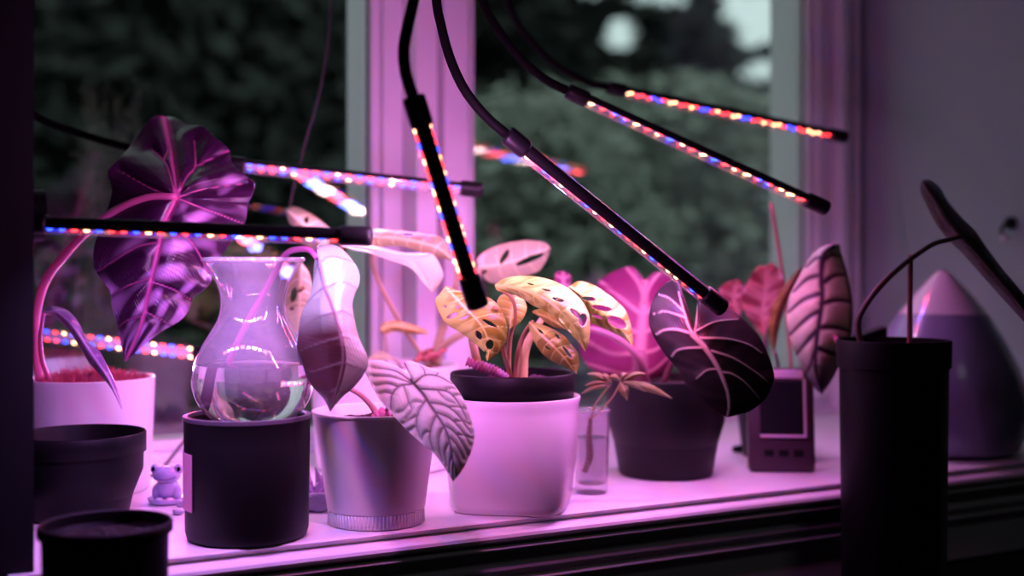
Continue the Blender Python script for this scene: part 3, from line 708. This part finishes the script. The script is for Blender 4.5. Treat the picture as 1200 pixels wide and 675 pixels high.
stem('petiole', al, [(778, 447, 1.46), (790, 420, 1.42), (803, 398, 1.32), (813, 391, 1.25)], [.004, .003, .0022], stem_pink)
mag = leaf_mat('magenta_leaf', (.42, .05, .22), (.88, .45, .55), tone=(.62, .10, .32), rough=.5, trans=.5)
L = [(750, 446), (715, 442), (688, 428), (679, 402), (688, 362), (700, 332), (720, 318), (740, 313), (752, 324), (756, 330)]
R = [(752, 446), (772, 440), (786, 420), (792, 380), (793, 340), (782, 322), (768, 319), (760, 324), (756, 330)]
M = [(751, 446), (750, 420), (752, 390), (755, 355), (756, 330)]
leaf(al, mag, L, M, R, [1.44, 1.45, 1.46, 1.47, 1.47], eL=.03, eR=.03, auto=5, sweep=.2, vw=2.2, mw=7, relief=-.001, tone=lambda u, s, x, y, nr: .6 * (1 - abs(s)))
stem('petiole', al, [(758, 452, 1.45), (748, 420, 1.42), (725, 398, 1.42), (695, 386, 1.42), (682, 388, 1.43)], [.0055, .0050, .0042, .003], stem_pink)
stem('petiole', al, [(752, 452, 1.45), (750, 430, 1.437), (751, 410, 1.44)], [.009, .008, .006], stem_pink)
L = [(662, 340), (650, 330), (652, 319), (660, 318)]; R = [(662, 340), (669, 332), (668, 322), (660, 318)]
leaf(al, mag, L, [(662, 340), (660, 328), (660, 318)], R, 1.50, auto=2, nt=24, ns=10)
stem('petiole', al, [(750, 450, 1.47), (705, 420, 1.48), (670, 360, 1.50), (661, 338, 1.50)], .0026, stem_pink)

# --- pink ruffled leaves near the right jamb
c = on_sill(905, 1.60)
ca = thing('potted_caladium', 'ruffled salmon pink caladium leaves in front of the right window jamb', 'potted plant', c)
pot('pot', ca, c, .050, .040, .095, dark_ceramic, .003); soil(ca, c, .046, .085)
rosy = leaf_mat('rosy_leaf', (.70, .22, .28), (.85, .50, .50), tone=(.85, .46, .46), rough=.5, trans=.45)
L = [(896, 396), (882, 380), (868, 352), (876, 331), (888, 313), (896, 312)]; R = [(896, 396), (903, 374), (914, 350), (917, 324), (906, 309), (896, 312)]
leaf(ca, rosy, L, [(896, 396), (894, 365), (897, 335), (896, 312)], R, [1.55, 1.54, 1.55, 1.56], eL=-.02, eR=-.012, auto=6, vw=2, mw=3, wave=.012, tone=lambda u, s, x, y, nr: .5 + .5 * math.sin(u * 25 + s * 3))
L = [(866, 372), (850, 360), (842, 342), (852, 331), (864, 328)]; R = [(866, 372), (871, 358), (872, 340), (868, 330), (864, 328)]
leaf(ca, rosy, L, [(866, 372), (860, 350), (864, 328)], R, [1.58, 1.57, 1.58], eL=-.012, eR=-.012, auto=4, vw=1.6, wave=.008, tone=lambda u, s, x, y, nr: .2)
rust = leaf_mat('rusty_leaf', (.42, .22, .05), (.25, .10, .03), tone=(.50, .30, .08), rough=.5, trans=.3)
L = [(939, 312), (922, 331), (908, 354), (901, 379), (903, 401), (908, 414)]; R = [(939, 312), (934, 332), (920, 360), (913, 385), (910, 400), (908, 414)]
leaf(ca, rust, L, [(939, 312), (927, 334), (914, 358), (908, 385), (908, 414)], R, [1.50, 1.49, 1.49, 1.50], eL=.012, eR=.012, auto=6, vw=1.4, tone=lambda u, s, x, y, nr: .5 + .5 * math.sin(u * 30), label='withered rusty orange leaf')
for q in ([(903, 445, 1.60), (898, 420, 1.57), (896, 396, 1.55)], [(900, 445, 1.60), (880, 405, 1.59), (866, 370, 1.58)], [(910, 445, 1.60), (912, 430, 1.53), (908, 412, 1.50)]):
    stem('petiole', ca, q, .0022, stem_pink, n=16)
stem('support_stick', ca, [(928, 440, 1.585), (918, 330, 1.57), (904, 238, 1.56)], .0024, mat('pink_stick', (.80, .22, .30), .5), n=10)

# --- digital weather station
pc = on_sill(916, 1.47)
ck = thing('weather_station', 'small upright digital weather station with a dark screen leaning at the sill edge', 'clock', pc)
ex = CV(1, 0, -.10); ey = CV(.10, 0, 1); ez = Vector((0, 0, 1)); lean = ey * .16
def cbox(bm, x0, x1, y0, y1, z0, z1, bev=0.0):
    b0 = newbox(x0, x1, y0, y1, z0, z1, bev=bev)
    for v in b0.verts:
        q = v.co.copy(); v.co = pc + ex * q.x + (ey * q.y) + ez * q.z + lean * q.z
    tmp = bpy.data.meshes.new('t'); b0.to_mesh(tmp); b0.free(); bm.from_mesh(tmp); bpy.data.meshes.remove(tmp); return bm
case_m = mat('clock_case', (.045, .022, .034), .4, var=.1)
hw = .0405
bm = bmesh.new(); cbox(bm, -hw, hw, -.008, .016, .0005, .126, .006)
o = link('case', bm, case_m, ck); autosmooth(o, 50)
bm = bmesh.new(); fx0, fx1, fz0, fz1 = -.026, .027, .046, .111
for a in ((fx1, fx1 + .003, fz0 - .003, fz1 + .003), (fx0, fx1, fz0 - .003, fz0)):
    cbox(bm, a[0], a[1], -.0112, -.0070, a[2], a[3], .0006)
link('screen_frame_lit', bm, mat('clock_bezel', (.62, .45, .56), .35), ck)  # bezel shading put into the shape: only the lit ledges are built
bm = bmesh.new(); cbox(bm, fx0, fx1, -.0090, -.0070, fz0, fz1)
link('screen', bm, mat('screen_glass', (.012, .012, .014), .15), ck)
bm = bmesh.new(); cbox(bm, -.016, .028, -.0100, -.006, .114, .1245, .002)
link('top_bar', bm, mat('clock_bezel', (.62, .45, .56), .35), ck)
for k in range(3):
    bm = bmesh.new(); cbox(bm, -.022 + k * .018, -.010 + k * .018, -.0100, -.006, .020, .028, .0015); link('button', bm, black_plastic, ck)
bm = bmesh.new(); cbox(bm, -.02, .02, .016, .040, .0005, .05, .003); link('stand', bm, case_m, ck)
# small dark peg lying behind the clock
pg = on_sill(868, 1.62)
o = link('power_plug', tube([pg + Vector((-.012, 0, .006)), pg + Vector((0, 0, .006)), pg + Vector((.02, -.004, .006))], [.004, .006, .005], 8, 10), black_plastic, None, pg, smooth=True)
tag(o, 'little black plug lying on the sill behind the weather station', 'plug')

# --- tall black planter with patterned leaves on the right
c = on_sill(1047, 1.30); c.z = -.125
pl = thing('potted_dark_alocasia', 'tall black planter on the right with an arching dark leaf and a patterned one', 'potted plant', c)
H_ = .125 + CZ - (398 - HY) / FPX * 1.30
o = link('pot', lathe(c, [(0, 0), (.052, 0), (.0540, .004), (.0572, H_ - .031), (.0600, H_ - .029), (.0605, H_ - .002), (.0595, H_), (.0570, H_), (.0565, H_ - .02), (.0540, H_ - .034), (0, H_ - .034)], 80), black_plastic, pl); autosmooth(o)
soil(pl, c, .054, H_ - .012)
patt = leaf_mat('patterned_leaf', (.78, .84, .56), (.045, .025, .045), tone=(.08, .04, .07), rough=.45, trans=.12)
L = [(975, 287), (967, 288), (953, 297), (944, 311), (933, 331), (924.5, 350), (922, 373), (927, 401), (941, 432), (953, 452), (963, 462)]
R = [(977, 286), (983, 286), (985, 294), (989, 308), (995, 331), (999, 359), (998, 387), (990, 412), (977, 441), (963, 462)]
M = [(976, 287), (966, 298), (963, 322), (964, 348), (961, 373), (957, 401), (956, 432), (963, 462)]
pv5 = [([(964, 302), (955, 304), (945, 313)], 2.6), ([(963, 322), (946, 327), (930, 342)], 3), ([(963, 344), (942, 351), (924, 366)], 3.2), ([(961, 365), (945, 374), (926, 392)], 3.4), ([(958, 388), (946, 400), (933, 416)], 3.4), ([(956, 412), (950, 428), (943, 441)], 3.2),
       ([(963, 308), (974, 299), (987, 301)], 2.6), ([(964, 332), (978, 323), (993, 322)], 3), ([(963, 356), (980, 352), (998, 354)], 3), ([(960, 384), (978, 384), (996, 388)], 3.2), ([(957, 408), (972, 413), (988, 417)], 3.2)]
leaf(pl, patt, L, M, R, [1.43, 1.415, 1.405, 1.40, 1.40, 1.41], eL=.022, eR=.026, veins=pv5, vw=2.8, mw=3.6, relief=.0030, quilt=5, nt=120, ns=44, tone=lambda u, s, x, y, nr: max(0, (s - .84) * 7) + max(0, min(1, (y - 405) / 45)))
stem('petiole', pl, [(1000, 412, 1.30), (985, 405, 1.36), (975, 385, 1.43), (966, 350, 1.42)], .0028, stem_pink, n=20)
dk = leaf_mat('dusky_leaf', (.030, .020, .024), (.10, .06, .07), tone=(.12, .06, .07), rough=.4, trans=.05)
L = [(1080, 212), (1079, 224), (1088, 245), (1099, 265), (1113.5, 283), (1128, 297), (1153, 325), (1181, 356), (1205, 382), (1235, 412)]
R = [(1082, 211), (1090, 211), (1102, 221), (1110, 235), (1128, 256), (1142, 270), (1156, 290), (1173, 313), (1192, 336), (1212, 362), (1235, 412)]
M = [(1081, 212), (1096, 235), (1112, 258), (1130, 280), (1152, 305), (1180, 338), (1205, 370), (1235, 412)]
leaf(pl, dk, L, M, R, [1.36, 1.33, 1.30, 1.27, 1.24, 1.21], eL=.03, eR=.03, auto=9, sweep=-.1, vw=1.4, mw=1.6, relief=.0014, fine=.001, wave=.004, tone=lambda u, s, x, y, nr: (.9 if s < -.05 else 0) * (1 if 4 < nr < 9 else .3))
stem('petiole', pl, [(1012, 412, 1.30), (1005, 384, 1.30), (1010, 365, 1.30), (1030, 337, 1.30), (1060, 309, 1.30), (1092, 287, 1.295), (1112, 281, 1.292), (1127, 277, 1.288)], [.0040, .0034, .0030, .0024], mat('olive_stem', (.10, .06, .05), .5, var=.3))
stem('support_stick', pl, [(1066, 415, 1.31), (1066.5, 350, 1.31), (1067, 298, 1.31)], .0030, mat('red_stick', (.30, .09, .09), .6, var=.2), n=8)
st = thing('plant_stand', 'dark round stand carrying the tall black planter', 'stand', Vector((c.x, c.y, FLOOR)))
link('top', lathe(Vector((c.x, c.y, c.z - .02)), [(0, 0), (.082, 0), (.085, .004), (.085, .016), (.082, .02), (0, .02)], 40), black_plastic, st)
for k in range(3):
    a = 2 * math.pi * k / 3; v = Vector((math.cos(a), math.sin(a), 0))
    link('leg', tube([Vector((c.x, c.y, c.z - .02)) + v * .06, Vector((c.x, c.y, -.5)) + v * .075, Vector((c.x, c.y, FLOOR)) + v * .09], .008, 8, 8), black_plastic, st)
# dark box behind the planter
bp_ = on_sill(1018, 1.50); bq = CV(1, 0, -.1); bf = CV(.1, 0, 1)
bx = thing('storage_box', 'small dark box standing behind the tall black planter', 'box', bp_)
for nm, (z0, z1, s_) in {'box_body': (0, .148, .018), 'lid': (.148, .172, .0192)}.items():
    b0 = newbox(-s_, s_, -s_, s_, z0, z1, bev=.002)
    for v in b0.verts:
        q = v.co.copy(); v.co = bp_ + bq * q.x + bf * q.y + Vector((0, 0, q.z + (q.x * .35 if q.z > .16 else 0)))
    link(nm, b0, black_plastic, bx)

# --- cone-shaped aroma diffuser
c = on_sill(1105, 1.645)
df = thing('aroma_diffuser', 'pale cone shaped aroma diffuser behind the tall planter on the right', 'diffuser', c)
zt = CZ - (317 - HY) / FPX * 1.645; zs = CZ - (368 - HY) / FPX * 1.645; zb = 0.0
rs = .058; rr = .112
def cone_prof():
    return [(.0, zt), (.0035, zt), (.008, zt - .002), (.013, zt - .006), (.020, zt - .014), (.040, zt - .036), (rs, zs + .0006)]
o = link('cover', lathe(c, cone_prof()[::-1] + [], 72), mat('diffuser_cover', (.72, .66, .70), .22, coat=.4), df, smooth=True)
db_ = o = link('base', lathe(c, [(0, .002), (.085, .002), (.098, .006), (rr - .004, .03), (rr, .06), (.108, .085), (.098, .115), (.080, .152), (rs + .001, zs), (0, zs)], 72), mat('diffuser_base', (.28, .27, .42), .25, coat=.4), df, smooth=True); autosmooth(o, 50)
link('seam', lathe(c, [(rs + .0006, zs - .0008), (rs + .0016, zs), (rs + .0006, zs + .0012), (rs - .002, zs)], 72, closed=True), mat('seam', (.25, .2, .3), .4), db_, smooth=True)
link('vent', lathe(c + Vector((0, 0, zt)), [(.0030, -.001), (.0062, -.0005), (.0058, .0016), (.0030, .0012)], 32, closed=True), mat('seam', (.25, .2, .3), .4), df, smooth=True)

# --- wall hook at the right edge
hp = Vector((XR, 0, 0)); rr_ = (1186 - 600) / FPX; dh = XR / (SA + CA * rr_); hp = P(1186, 262, dh)
hk = thing('wall_hook', 'small hook on the wall at the right edge with a pale knob', 'hook', hp)
link('plate', tube([hp, hp + Vector((-.003, 0, 0)), hp + Vector((-.006, 0, 0))], .010, 4, 20), black_plastic, hk)
link('arm', tube([hp + Vector((-.004, 0, .006)), hp + Vector((-.020, 0, -.004)), hp + Vector((-.024, 0, -.014)), hp + Vector((-.016, 0, -.020))], .0024, 16, 10), black_plastic, hk, smooth=True)
bm = bmesh.new(); bmesh.ops.create_uvsphere(bm, u_segments=16, v_segments=10, radius=.006)
for v in bm.verts: v.co += hp + Vector((-.018, 0, -.022))
o = link('knob', bm, white_ceramic, hk, smooth=True); o['label'] = 'pale knob'

# --- left side: white pot with the big purple leaf
c = on_sill(105, 1.352)
wl_ = thing('potted_purple_alocasia', 'big white pot on the left with a huge purple shield leaf and pink moss', 'potted plant', c)
o = link('pot', lathe(c, [(0, 0), (.062, 0), (.0655, .003), (.0690, .07), (.0712, .124), (.0712, .1268), (.0700, .1278), (.0682, .1272), (.0675, .124), (.064, .08), (.06, .008), (0, .008)], 96), white_plastic, wl_); autosmooth(o, 50)
soil(wl_, c, .066, .108)
bm = bmesh.new()
for k in range(420):
    a = rnd.uniform(0, 6.283); r = .064 * math.sqrt(rnd.random()); b = c + Vector((r * math.cos(a), r * math.sin(a), .108 + .012 * (1 - r / .07)))
    for j in range(3):
        e = b + Vector((rnd.uniform(-.010, .010), rnd.uniform(-.010, .010), rnd.uniform(.010, .022)))
        if (Vector((e.x - c.x, e.y - c.y))).length > .065: continue
        tube([b, b.lerp(e, .5) + Vector((0, 0, .003)), e], [.0012, .0008, .0004], 3, 4, bm)
link('moss', bm, mat('pink_moss', (.70, .10, .20), .6, var=.4, scale=80, trans=.3), wl_)['kind'] = 'stuff'
shield = leaf_mat('shield_leaf', (.05, .010, .05), (.62, .13, .38), tone=(.62, .36, .70), rough=.28, trans=.10)  # tone: lilac gloss painted into the leaf colour
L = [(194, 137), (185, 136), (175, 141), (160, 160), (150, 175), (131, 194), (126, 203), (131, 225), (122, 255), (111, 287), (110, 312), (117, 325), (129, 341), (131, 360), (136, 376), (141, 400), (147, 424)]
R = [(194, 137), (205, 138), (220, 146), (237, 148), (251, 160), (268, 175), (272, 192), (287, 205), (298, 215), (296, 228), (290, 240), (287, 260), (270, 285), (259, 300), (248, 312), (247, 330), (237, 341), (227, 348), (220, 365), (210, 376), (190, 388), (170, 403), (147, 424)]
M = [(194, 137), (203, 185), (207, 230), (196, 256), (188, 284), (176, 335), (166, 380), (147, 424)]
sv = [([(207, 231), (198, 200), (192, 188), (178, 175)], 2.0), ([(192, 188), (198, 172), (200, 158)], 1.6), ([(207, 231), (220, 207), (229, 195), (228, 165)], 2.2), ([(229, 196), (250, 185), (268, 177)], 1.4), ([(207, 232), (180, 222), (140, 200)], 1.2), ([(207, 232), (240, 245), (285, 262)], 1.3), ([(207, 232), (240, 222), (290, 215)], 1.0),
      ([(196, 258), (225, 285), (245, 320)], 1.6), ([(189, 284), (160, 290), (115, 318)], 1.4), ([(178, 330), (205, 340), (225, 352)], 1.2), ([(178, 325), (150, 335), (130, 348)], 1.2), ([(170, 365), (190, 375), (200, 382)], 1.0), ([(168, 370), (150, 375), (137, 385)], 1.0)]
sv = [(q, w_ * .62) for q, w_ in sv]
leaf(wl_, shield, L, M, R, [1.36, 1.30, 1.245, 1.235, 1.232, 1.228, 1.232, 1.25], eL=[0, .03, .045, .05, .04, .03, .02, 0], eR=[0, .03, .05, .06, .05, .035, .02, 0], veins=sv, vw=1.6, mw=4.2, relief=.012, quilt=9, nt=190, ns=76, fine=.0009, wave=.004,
     tone=lambda u, s, x, y, nr: max(0, .62 * math.sin(44 * u - 7 * abs(s) + 2.2 * math.sin(4.1 * s + 9 * u)) + .5 * math.sin(9 * s + 21 * u + 2 * math.sin(15 * u + 3 * s)) + .25 * min(1, max(0, (y - 300) / 60))) * min(1, nr / 4) * max(0, min(1, ((x - 215) * .8 + (y - 222)) / 50)), bow=1.4)  # painted sheen in streaks, faded out on the shaded top
pkst = mat('hot_pink_stem', (.80, .18, .42), .4, var=.2, trans=.25)
stem('petiole', wl_, [(48, 452, 1.345), (41, 410, 1.34), (43, 365, 1.335), (54, 328, 1.325), (75, 300, 1.31), (98, 275, 1.29), (130, 250, 1.265), (157, 236, 1.25), (182, 230, 1.242), (207, 231, 1.238)], [.0052, .0050, .0046, .0042, .0038], pkst)
dro = leaf_mat('drooping_leaf', (.26, .11, .34), (.55, .35, .6), tone=(.42, .24, .5), rough=.35, trans=.1)
L = [(51, 366), (60, 359), (79, 364), (93, 380), (102, 400), (116, 411), (126, 430), (136, 452), (143, 479)]
R = [(51, 368), (64, 371), (79, 385), (91, 402), (104, 424), (118, 440), (131, 456), (143, 479)]
leaf(wl_, dro, L, [(51, 367), (66, 366), (82, 378), (96, 398), (112, 421), (127, 444), (143, 479)], R, [1.24, 1.22, 1.215, 1.21, 1.205], eL=.014, eR=.012, auto=6, vw=.8, relief=.001, nt=60, ns=16, tone=lambda u, s, x, y, nr: .6 if s > 0 else .1, wave=.003)
stem('petiole', wl_, [(60, 450, 1.33), (50, 425, 1.30), (47, 398, 1.27), (50, 374, 1.245), (52, 367, 1.24)], [.003, .0024, .0018], pkst)

# --- black nursery pot and low black bowl in the front left corner
c = on_sill(94, 1.205)
np_ = thing('nursery_pot', 'black nursery pot with a deep rim at the left wall corner', 'pot', c)
pot('pot_body', np_, c, .0640, .047, .0855, black_plastic, .002, lip=.0035, liph=.020)
soil(np_, c, .056, .060, mat('dark_soil', (.03, .02, .02), .95, var=.6, scale=100))
c = on_sill(124, .925); c.z = -.06
bo = thing('plant_pot', 'black pot in the bottom left corner in front of the sill edge', 'pot', c)
pot('pot_body', bo, c, .0503, .042, .114, black_plastic, .003, lip=.0035, liph=.008)
soil(bo, c, .045, .100, mat('dark_soil', (.03, .02, .02), .95, var=.6, scale=100), amp=.002)
tb = thing('side_table', 'dark side table under the black pot in the bottom left corner', 'table', Vector((c.x, c.y, FLOOR)))
link('table_top', lathe(Vector((c.x, c.y, c.z - .02)), [(0, 0), (.084, 0), (.086, .004), (.086, .016), (.084, .02), (0, .02)], 40), black_plastic, tb)
for k in range(3):
    a = 2 * math.pi * k / 3 + .5; v = Vector((math.cos(a), math.sin(a), 0))
    link('leg', tube([Vector((c.x, c.y, c.z - .02)) + v * .06, Vector((c.x, c.y, -.5)) + v * .07, Vector((c.x, c.y, FLOOR)) + v * .08], .008, 8, 8), black_plastic, tb)

# --- little frog figurine on a dish
c = on_sill(196, 1.275)
fr_ = thing('frog_figurine', 'tiny lilac frog figurine on a dish left of the black pot', 'figurine', c)
lil = mat('lilac_glass', (.50, .42, .72), .12, coat=.5, var=.1); lil2 = mat('pale_lilac', (.78, .68, .85), .15, coat=.5)
link('dish', lathe(c, [(0, 0), (.016, 0), (.019, .002), (.0205, .006), (.0195, .0065), (.017, .003), (0, .003)], 40), lil, fr_, smooth=True)
def blob(parts, bm=None):
    bm = bm or bmesh.new()
    for q, (rx, ry, rz) in parts:
        r = bmesh.ops.create_uvsphere(bm, u_segments=24, v_segments=14, radius=1)
        for v in r['verts']: v.co = c + CV(1, 0, 0) * (q[0] + v.co.x * rx) + CV(0, 0, 1) * (q[1] + v.co.y * ry) + Vector((0, 0, q[2] + v.co.z * rz))
    return bm
bm = blob([((0, 0, .016), (.0125, .011, .0125)), ((0, -.002, .030), (.0150, .011, .0082)), ((0, .001, .0345), (.0125, .009, .0055)), ((-.011, -.002, .012), (.0045, .006, .009)), ((.011, -.002, .012), (.0045, .006, .009))])
o = link('body', bm, lil, fr_, smooth=True)
rm = o.modifiers.new('skin', 'REMESH'); rm.mode = 'VOXEL'; rm.voxel_size = .0009; rm.use_smooth_shade = True
for sx in (-1, 1):
    eye_ = link('eye', blob([((sx * .0125, -.001, .0365), (.0050, .0045, .0055))]), lil, fr_, smooth=True)
    link('pupil', blob([((sx * .0135, -.0050, .0370), (.0020, .0014, .0026))]), black_plastic, eye_, smooth=True)
    link('foot', blob([((sx * .0055, -.0115, .0055), (.0046, .0050, .0026))]), lil2, fr_, smooth=True)
link('mouth', tube([c + CV(1, 0, 0) * x + CV(0, 0, 1) * y + Vector((0, 0, z)) for x, y, z in ((-.012, -.0095, .0295), (-.006, -.0125, .0272), (0, -.0133, .0266), (.006, -.0125, .0272), (.012, -.0095, .0295))], .0006, 16, 6), mat('mouth', (.18, .10, .3), .5), fr_, smooth=True)

# --- stones and a shell between the dark pot and the white pot
def stone(px, d, z, s, m, label, name='pebble', cat='stone', seed=1, group=None):
    c0 = on_sill(px, d); c0.z = z; bm = bmesh.new(); bmesh.ops.create_icosphere(bm, subdivisions=4, radius=1); r = random.Random(seed)
    ks = [(Vector((r.gauss(0, 1), r.gauss(0, 1), r.gauss(0, 1))).normalized(), r.uniform(.6, 1)) for _ in range(14)]
    for v in bm.verts:
        q = v.co.normalized(); k = min([1.15] + [t / max(q.dot(n_), .3) for n_, t in ks if q.dot(n_) > .3])
        v.co = c0 + CV(1, 0, 0) * q.x * s[0] * k + CV(0, 0, 1) * q.y * s[1] * k + Vector((0, 0, max(-s[2] * .8, q.z * s[2] * k) + s[2] * .8))
    return tag(link(name, bm, m, None, c0, smooth=True), label, cat, group)
stone_m = mat('lilac_stone', (.42, .38, .60), .6, var=.4, scale=160, bump=.6); am = mat('amethyst', (.40, .26, .52), .25, var=.5, scale=120)
stone(372, 1.235, 0, (.022, .014, .0105), stone_m, 'rough pale lilac stone at the foot of the black pot', seed=3)
c = on_sill(374, 1.30)
cr = thing('crystal_cluster', 'purple crystal cluster behind the lilac stone', 'crystal', c)
r3 = random.Random(5)
for k in range(9):
    a = r3.uniform(0, 6.28); t = Vector((math.cos(a) * .6, math.sin(a) * .6, 1)).normalized(); b0 = c + Vector((r3.uniform(-.016, .016), r3.uniform(-.01, .01), .0008)); h_ = r3.uniform(.020, .042)
    bm = tube([b0, b0 + t * h_ * .75, b0 + t * h_], [.0052, .0050, .0006], 8, 6); link('crystal', bm, am, cr)
stone(208, 1.215, 0, (.007, .005, .003), stone_m, 'flat bluish pebble on the sill in front of the frog', seed=8)
stone(214, 1.255, 0, (.006, .0045, .004), stone_m, 'bluish pebble tucked against the black pot beside the frog', seed=9)

# --- large white pot behind with the tall monstera
c = on_sill(450, 1.512)
bw = thing('potted_monstera', 'large white pot behind the quilted leaf with tall pink tinted holed leaves', 'potted plant', c)
o = link('pot', lathe(c, [(0, 0), (.072, 0), (.085, .003), (.0905, .10), (.0940, .122), (.0950, .1275), (.0940, .1295), (.0905, .1290), (.0895, .125), (.086, .10), (.08, .01), (0, .01)], 96), white_plastic, bw); autosmooth(o, 50)
soil(bw, c, .088, .112, mat('red_bark', (.28, .07, .06), .9, var=.6, scale=90, bump=1), amp=.007)
pk = leaf_mat('peach_monstera', (.52, .50, .22), (.70, .74, .42), tone=(.68, .74, .50), rough=.4, trans=.35)
L = [(437, 276), (437, 269), (461, 270), (496, 274), (516, 278), (528, 292), (534, 312)]; R = [(437, 278), (437, 288), (461, 288), (481, 291), (505, 300), (524, 304), (534, 312)]
leaf(bw, pk, L, [(437, 277), (465, 279), (500, 286), (520, 295), (534, 312)], R, [1.36, 1.37, 1.38, 1.40], eL=.01, eR=.012, auto=6, vw=1, holes=[(500, 280, 6, 1.6, 10), (478, 275, 6, 1.4, 5)], tone=lambda u, s, x, y, nr: .15)
L = [(400, 287), (420, 286), (441, 289), (471, 296), (495, 297), (508, 299), (519, 320), (514, 334), (506, 342)]; R = [(400, 288), (415, 293), (431, 296), (456, 305), (481, 314), (494, 329), (506, 342)]
leaf(bw, pk, L, [(400, 288), (430, 291), (460, 299), (487, 309), (506, 342)], R, [1.33, 1.33, 1.34, 1.36], eL=.015, eR=-.008, auto=7, vw=1, tone=lambda u, s, x, y, nr: .95)
L = [(560, 314), (560, 302), (580, 289), (612, 282), (637, 284), (645, 290)]; R = [(560, 314), (565, 325), (580, 332), (600, 327), (620, 322), (633, 316), (642, 301), (645, 290)]
leaf(bw, pk, L, [(560, 314), (585, 310), (615, 302), (645, 290)], R, [1.44, 1.44, 1.45, 1.46], eL=.01, eR=.014, auto=5, vw=1, holes=[(591, 301, 10, 3.4, -58), (621, 304, 18, 3.6, -22), (567, 319, 4, 2.2, -50)], tone=lambda u, s, x, y, nr: .4, nt=80, ns=28)
L = [(335, 246), (342, 242), (356, 246), (375, 258), (388, 272), (385, 292)]; R = [(335, 246), (338, 258), (350, 280), (365, 292), (378, 296), (385, 292)]
leaf(bw, pk, L, [(335, 246), (352, 260), (370, 280), (385, 292)], R, [1.46, 1.45, 1.45], eL=.01, eR=.012, auto=5, vw=1, holes=[(359, 258, 2.6, 3.6, 0)], tone=lambda u, s, x, y, nr: .3)
L = [(352, 306), (343, 318), (337, 340), (334, 362), (340, 382), (352, 394)]; R = [(352, 306), (362, 320), (368, 345), (366, 370), (362, 388), (352, 394)]
leaf(bw, pk, L, [(352, 306), (352, 335), (351, 365), (352, 394)], R, [1.38, 1.37, 1.38], eL=.01, eR=.012, auto=6, vw=1.2, holes=[(344, 345, 4, 9, 12), (352, 340, 5, 2.5, -30), (342, 362, 3, 2, 0)], tone=lambda u, s, x, y, nr: .2 + .6 * (u > .6))
org_m = leaf_mat('orange_leaf', (.66, .52, .14), (.8, .66, .24), rough=.45, trans=.4)
L = [(446, 387), (447, 381), (457, 376), (475, 378), (495, 385), (503, 391)]; R = [(446, 388), (450, 392), (462, 388), (482, 391), (494, 391), (503, 391)]
leaf(bw, org_m, L, [(446, 387), (460, 382), (480, 385), (503, 391)], R, [1.47, 1.47, 1.475], eL=.006, eR=.006, auto=3, nt=40, ns=12)
L = [(462, 420), (448, 412), (440, 414), (430, 420)]; R = [(462, 420), (452, 422), (440, 422), (430, 420)]
leaf(bw, pk, L, [(462, 420), (446, 417), (430, 420)], R, 1.47, auto=2, nt=24, ns=8, tone=lambda u, s, x, y, nr: .3)
st_a = mat('peach_stalk', (.62, .52, .30), .5, var=.25, trans=.15)
for q, r in (([(512, 428, 1.53), (513, 405, 1.52), (522, 375, 1.50), (532, 345, 1.44), (536, 325, 1.41), (533, 310, 1.40)], [.0062, .0055, .0045, .004, .003]),
             ([(500, 430, 1.53), (512, 412, 1.52), (530, 398, 1.50), (548, 385, 1.48), (556, 350, 1.46), (561, 315, 1.442)], [.005, .0048, .004, .003]),
             ([(452, 430, 1.50), (453, 410, 1.48), (452, 395, 1.472), (450, 388, 1.47)], [.0014, .0012, .001]),
             ([(470, 432, 1.50), (466, 424, 1.48), (460, 420, 1.47)], .0016),
             ([(430, 432, 1.52), (410, 400, 1.47), (400, 340, 1.40), (399, 300, 1.35), (401, 288, 1.332)], [.004, .0035, .0026]),
             ([(425, 432, 1.52), (400, 410, 1.5), (388, 350, 1.47), (386, 293, 1.452)], [.004, .003, .0024]),
             ([(420, 432, 1.52), (390, 415, 1.46), (362, 400, 1.40), (352, 393, 1.38)], [.003, .0025, .002]),
             ([(505, 430, 1.54), (470, 380, 1.5), (440, 320, 1.42), (436, 280, 1.362)], [.003, .0028, .0024])):
    stem('stalk', bw, q, r, st_a, n=30)
bark_m = mat('red_bark_chip', (.40, .12, .10), .8, var=.5, scale=90)
for k in range(9):
    q0 = P(486 + k * 3.2, 424 - (k % 3) * 3, 1.47 + (k % 4) * .01); q1 = q0 + Vector((rnd.uniform(.006, .016), rnd.uniform(-.01, .01), rnd.uniform(.002, .010)))
    link('bark_chip', tube([q0, (q0 + q1) / 2 + Vector((0, 0, .002)), q1], [.0030, .0036, .0018], 6, 6), bark_m, bw)

# --- cords
p0 = soffit(392, 1.52)
hc = link('hanging_cord', tube([p0, P(388, -20, 1.52), P(378, 90, 1.52), P(357, 170, 1.52), P(345, 215, 1.52), P(338, 250, 1.52)], .0016, 50, 8), mat('cord_rubber', (.02, .015, .02), .5), None, p0, smooth=True)
tag(hc, 'thin dark cord hanging in front of the left window', 'cord')
q = [on_sill(x, d) + Vector((0, 0, z)) for x, d, z in ((240, 1.50, .055), (225, 1.50, .042), (212, 1.49, .030), (200, 1.475, .016), (190, 1.46, .006), (182, 1.44, .0026), (172, 1.43, .0026), (150, 1.45, .0026))]
pcb = link('cable', tube(q, .0022, 60, 8), mat('cord_rubber', (.02, .015, .02), .5), None, q[-1], smooth=True)
tag(pcb, 'dark cable curving over the sill behind the frog figurine', 'cable')
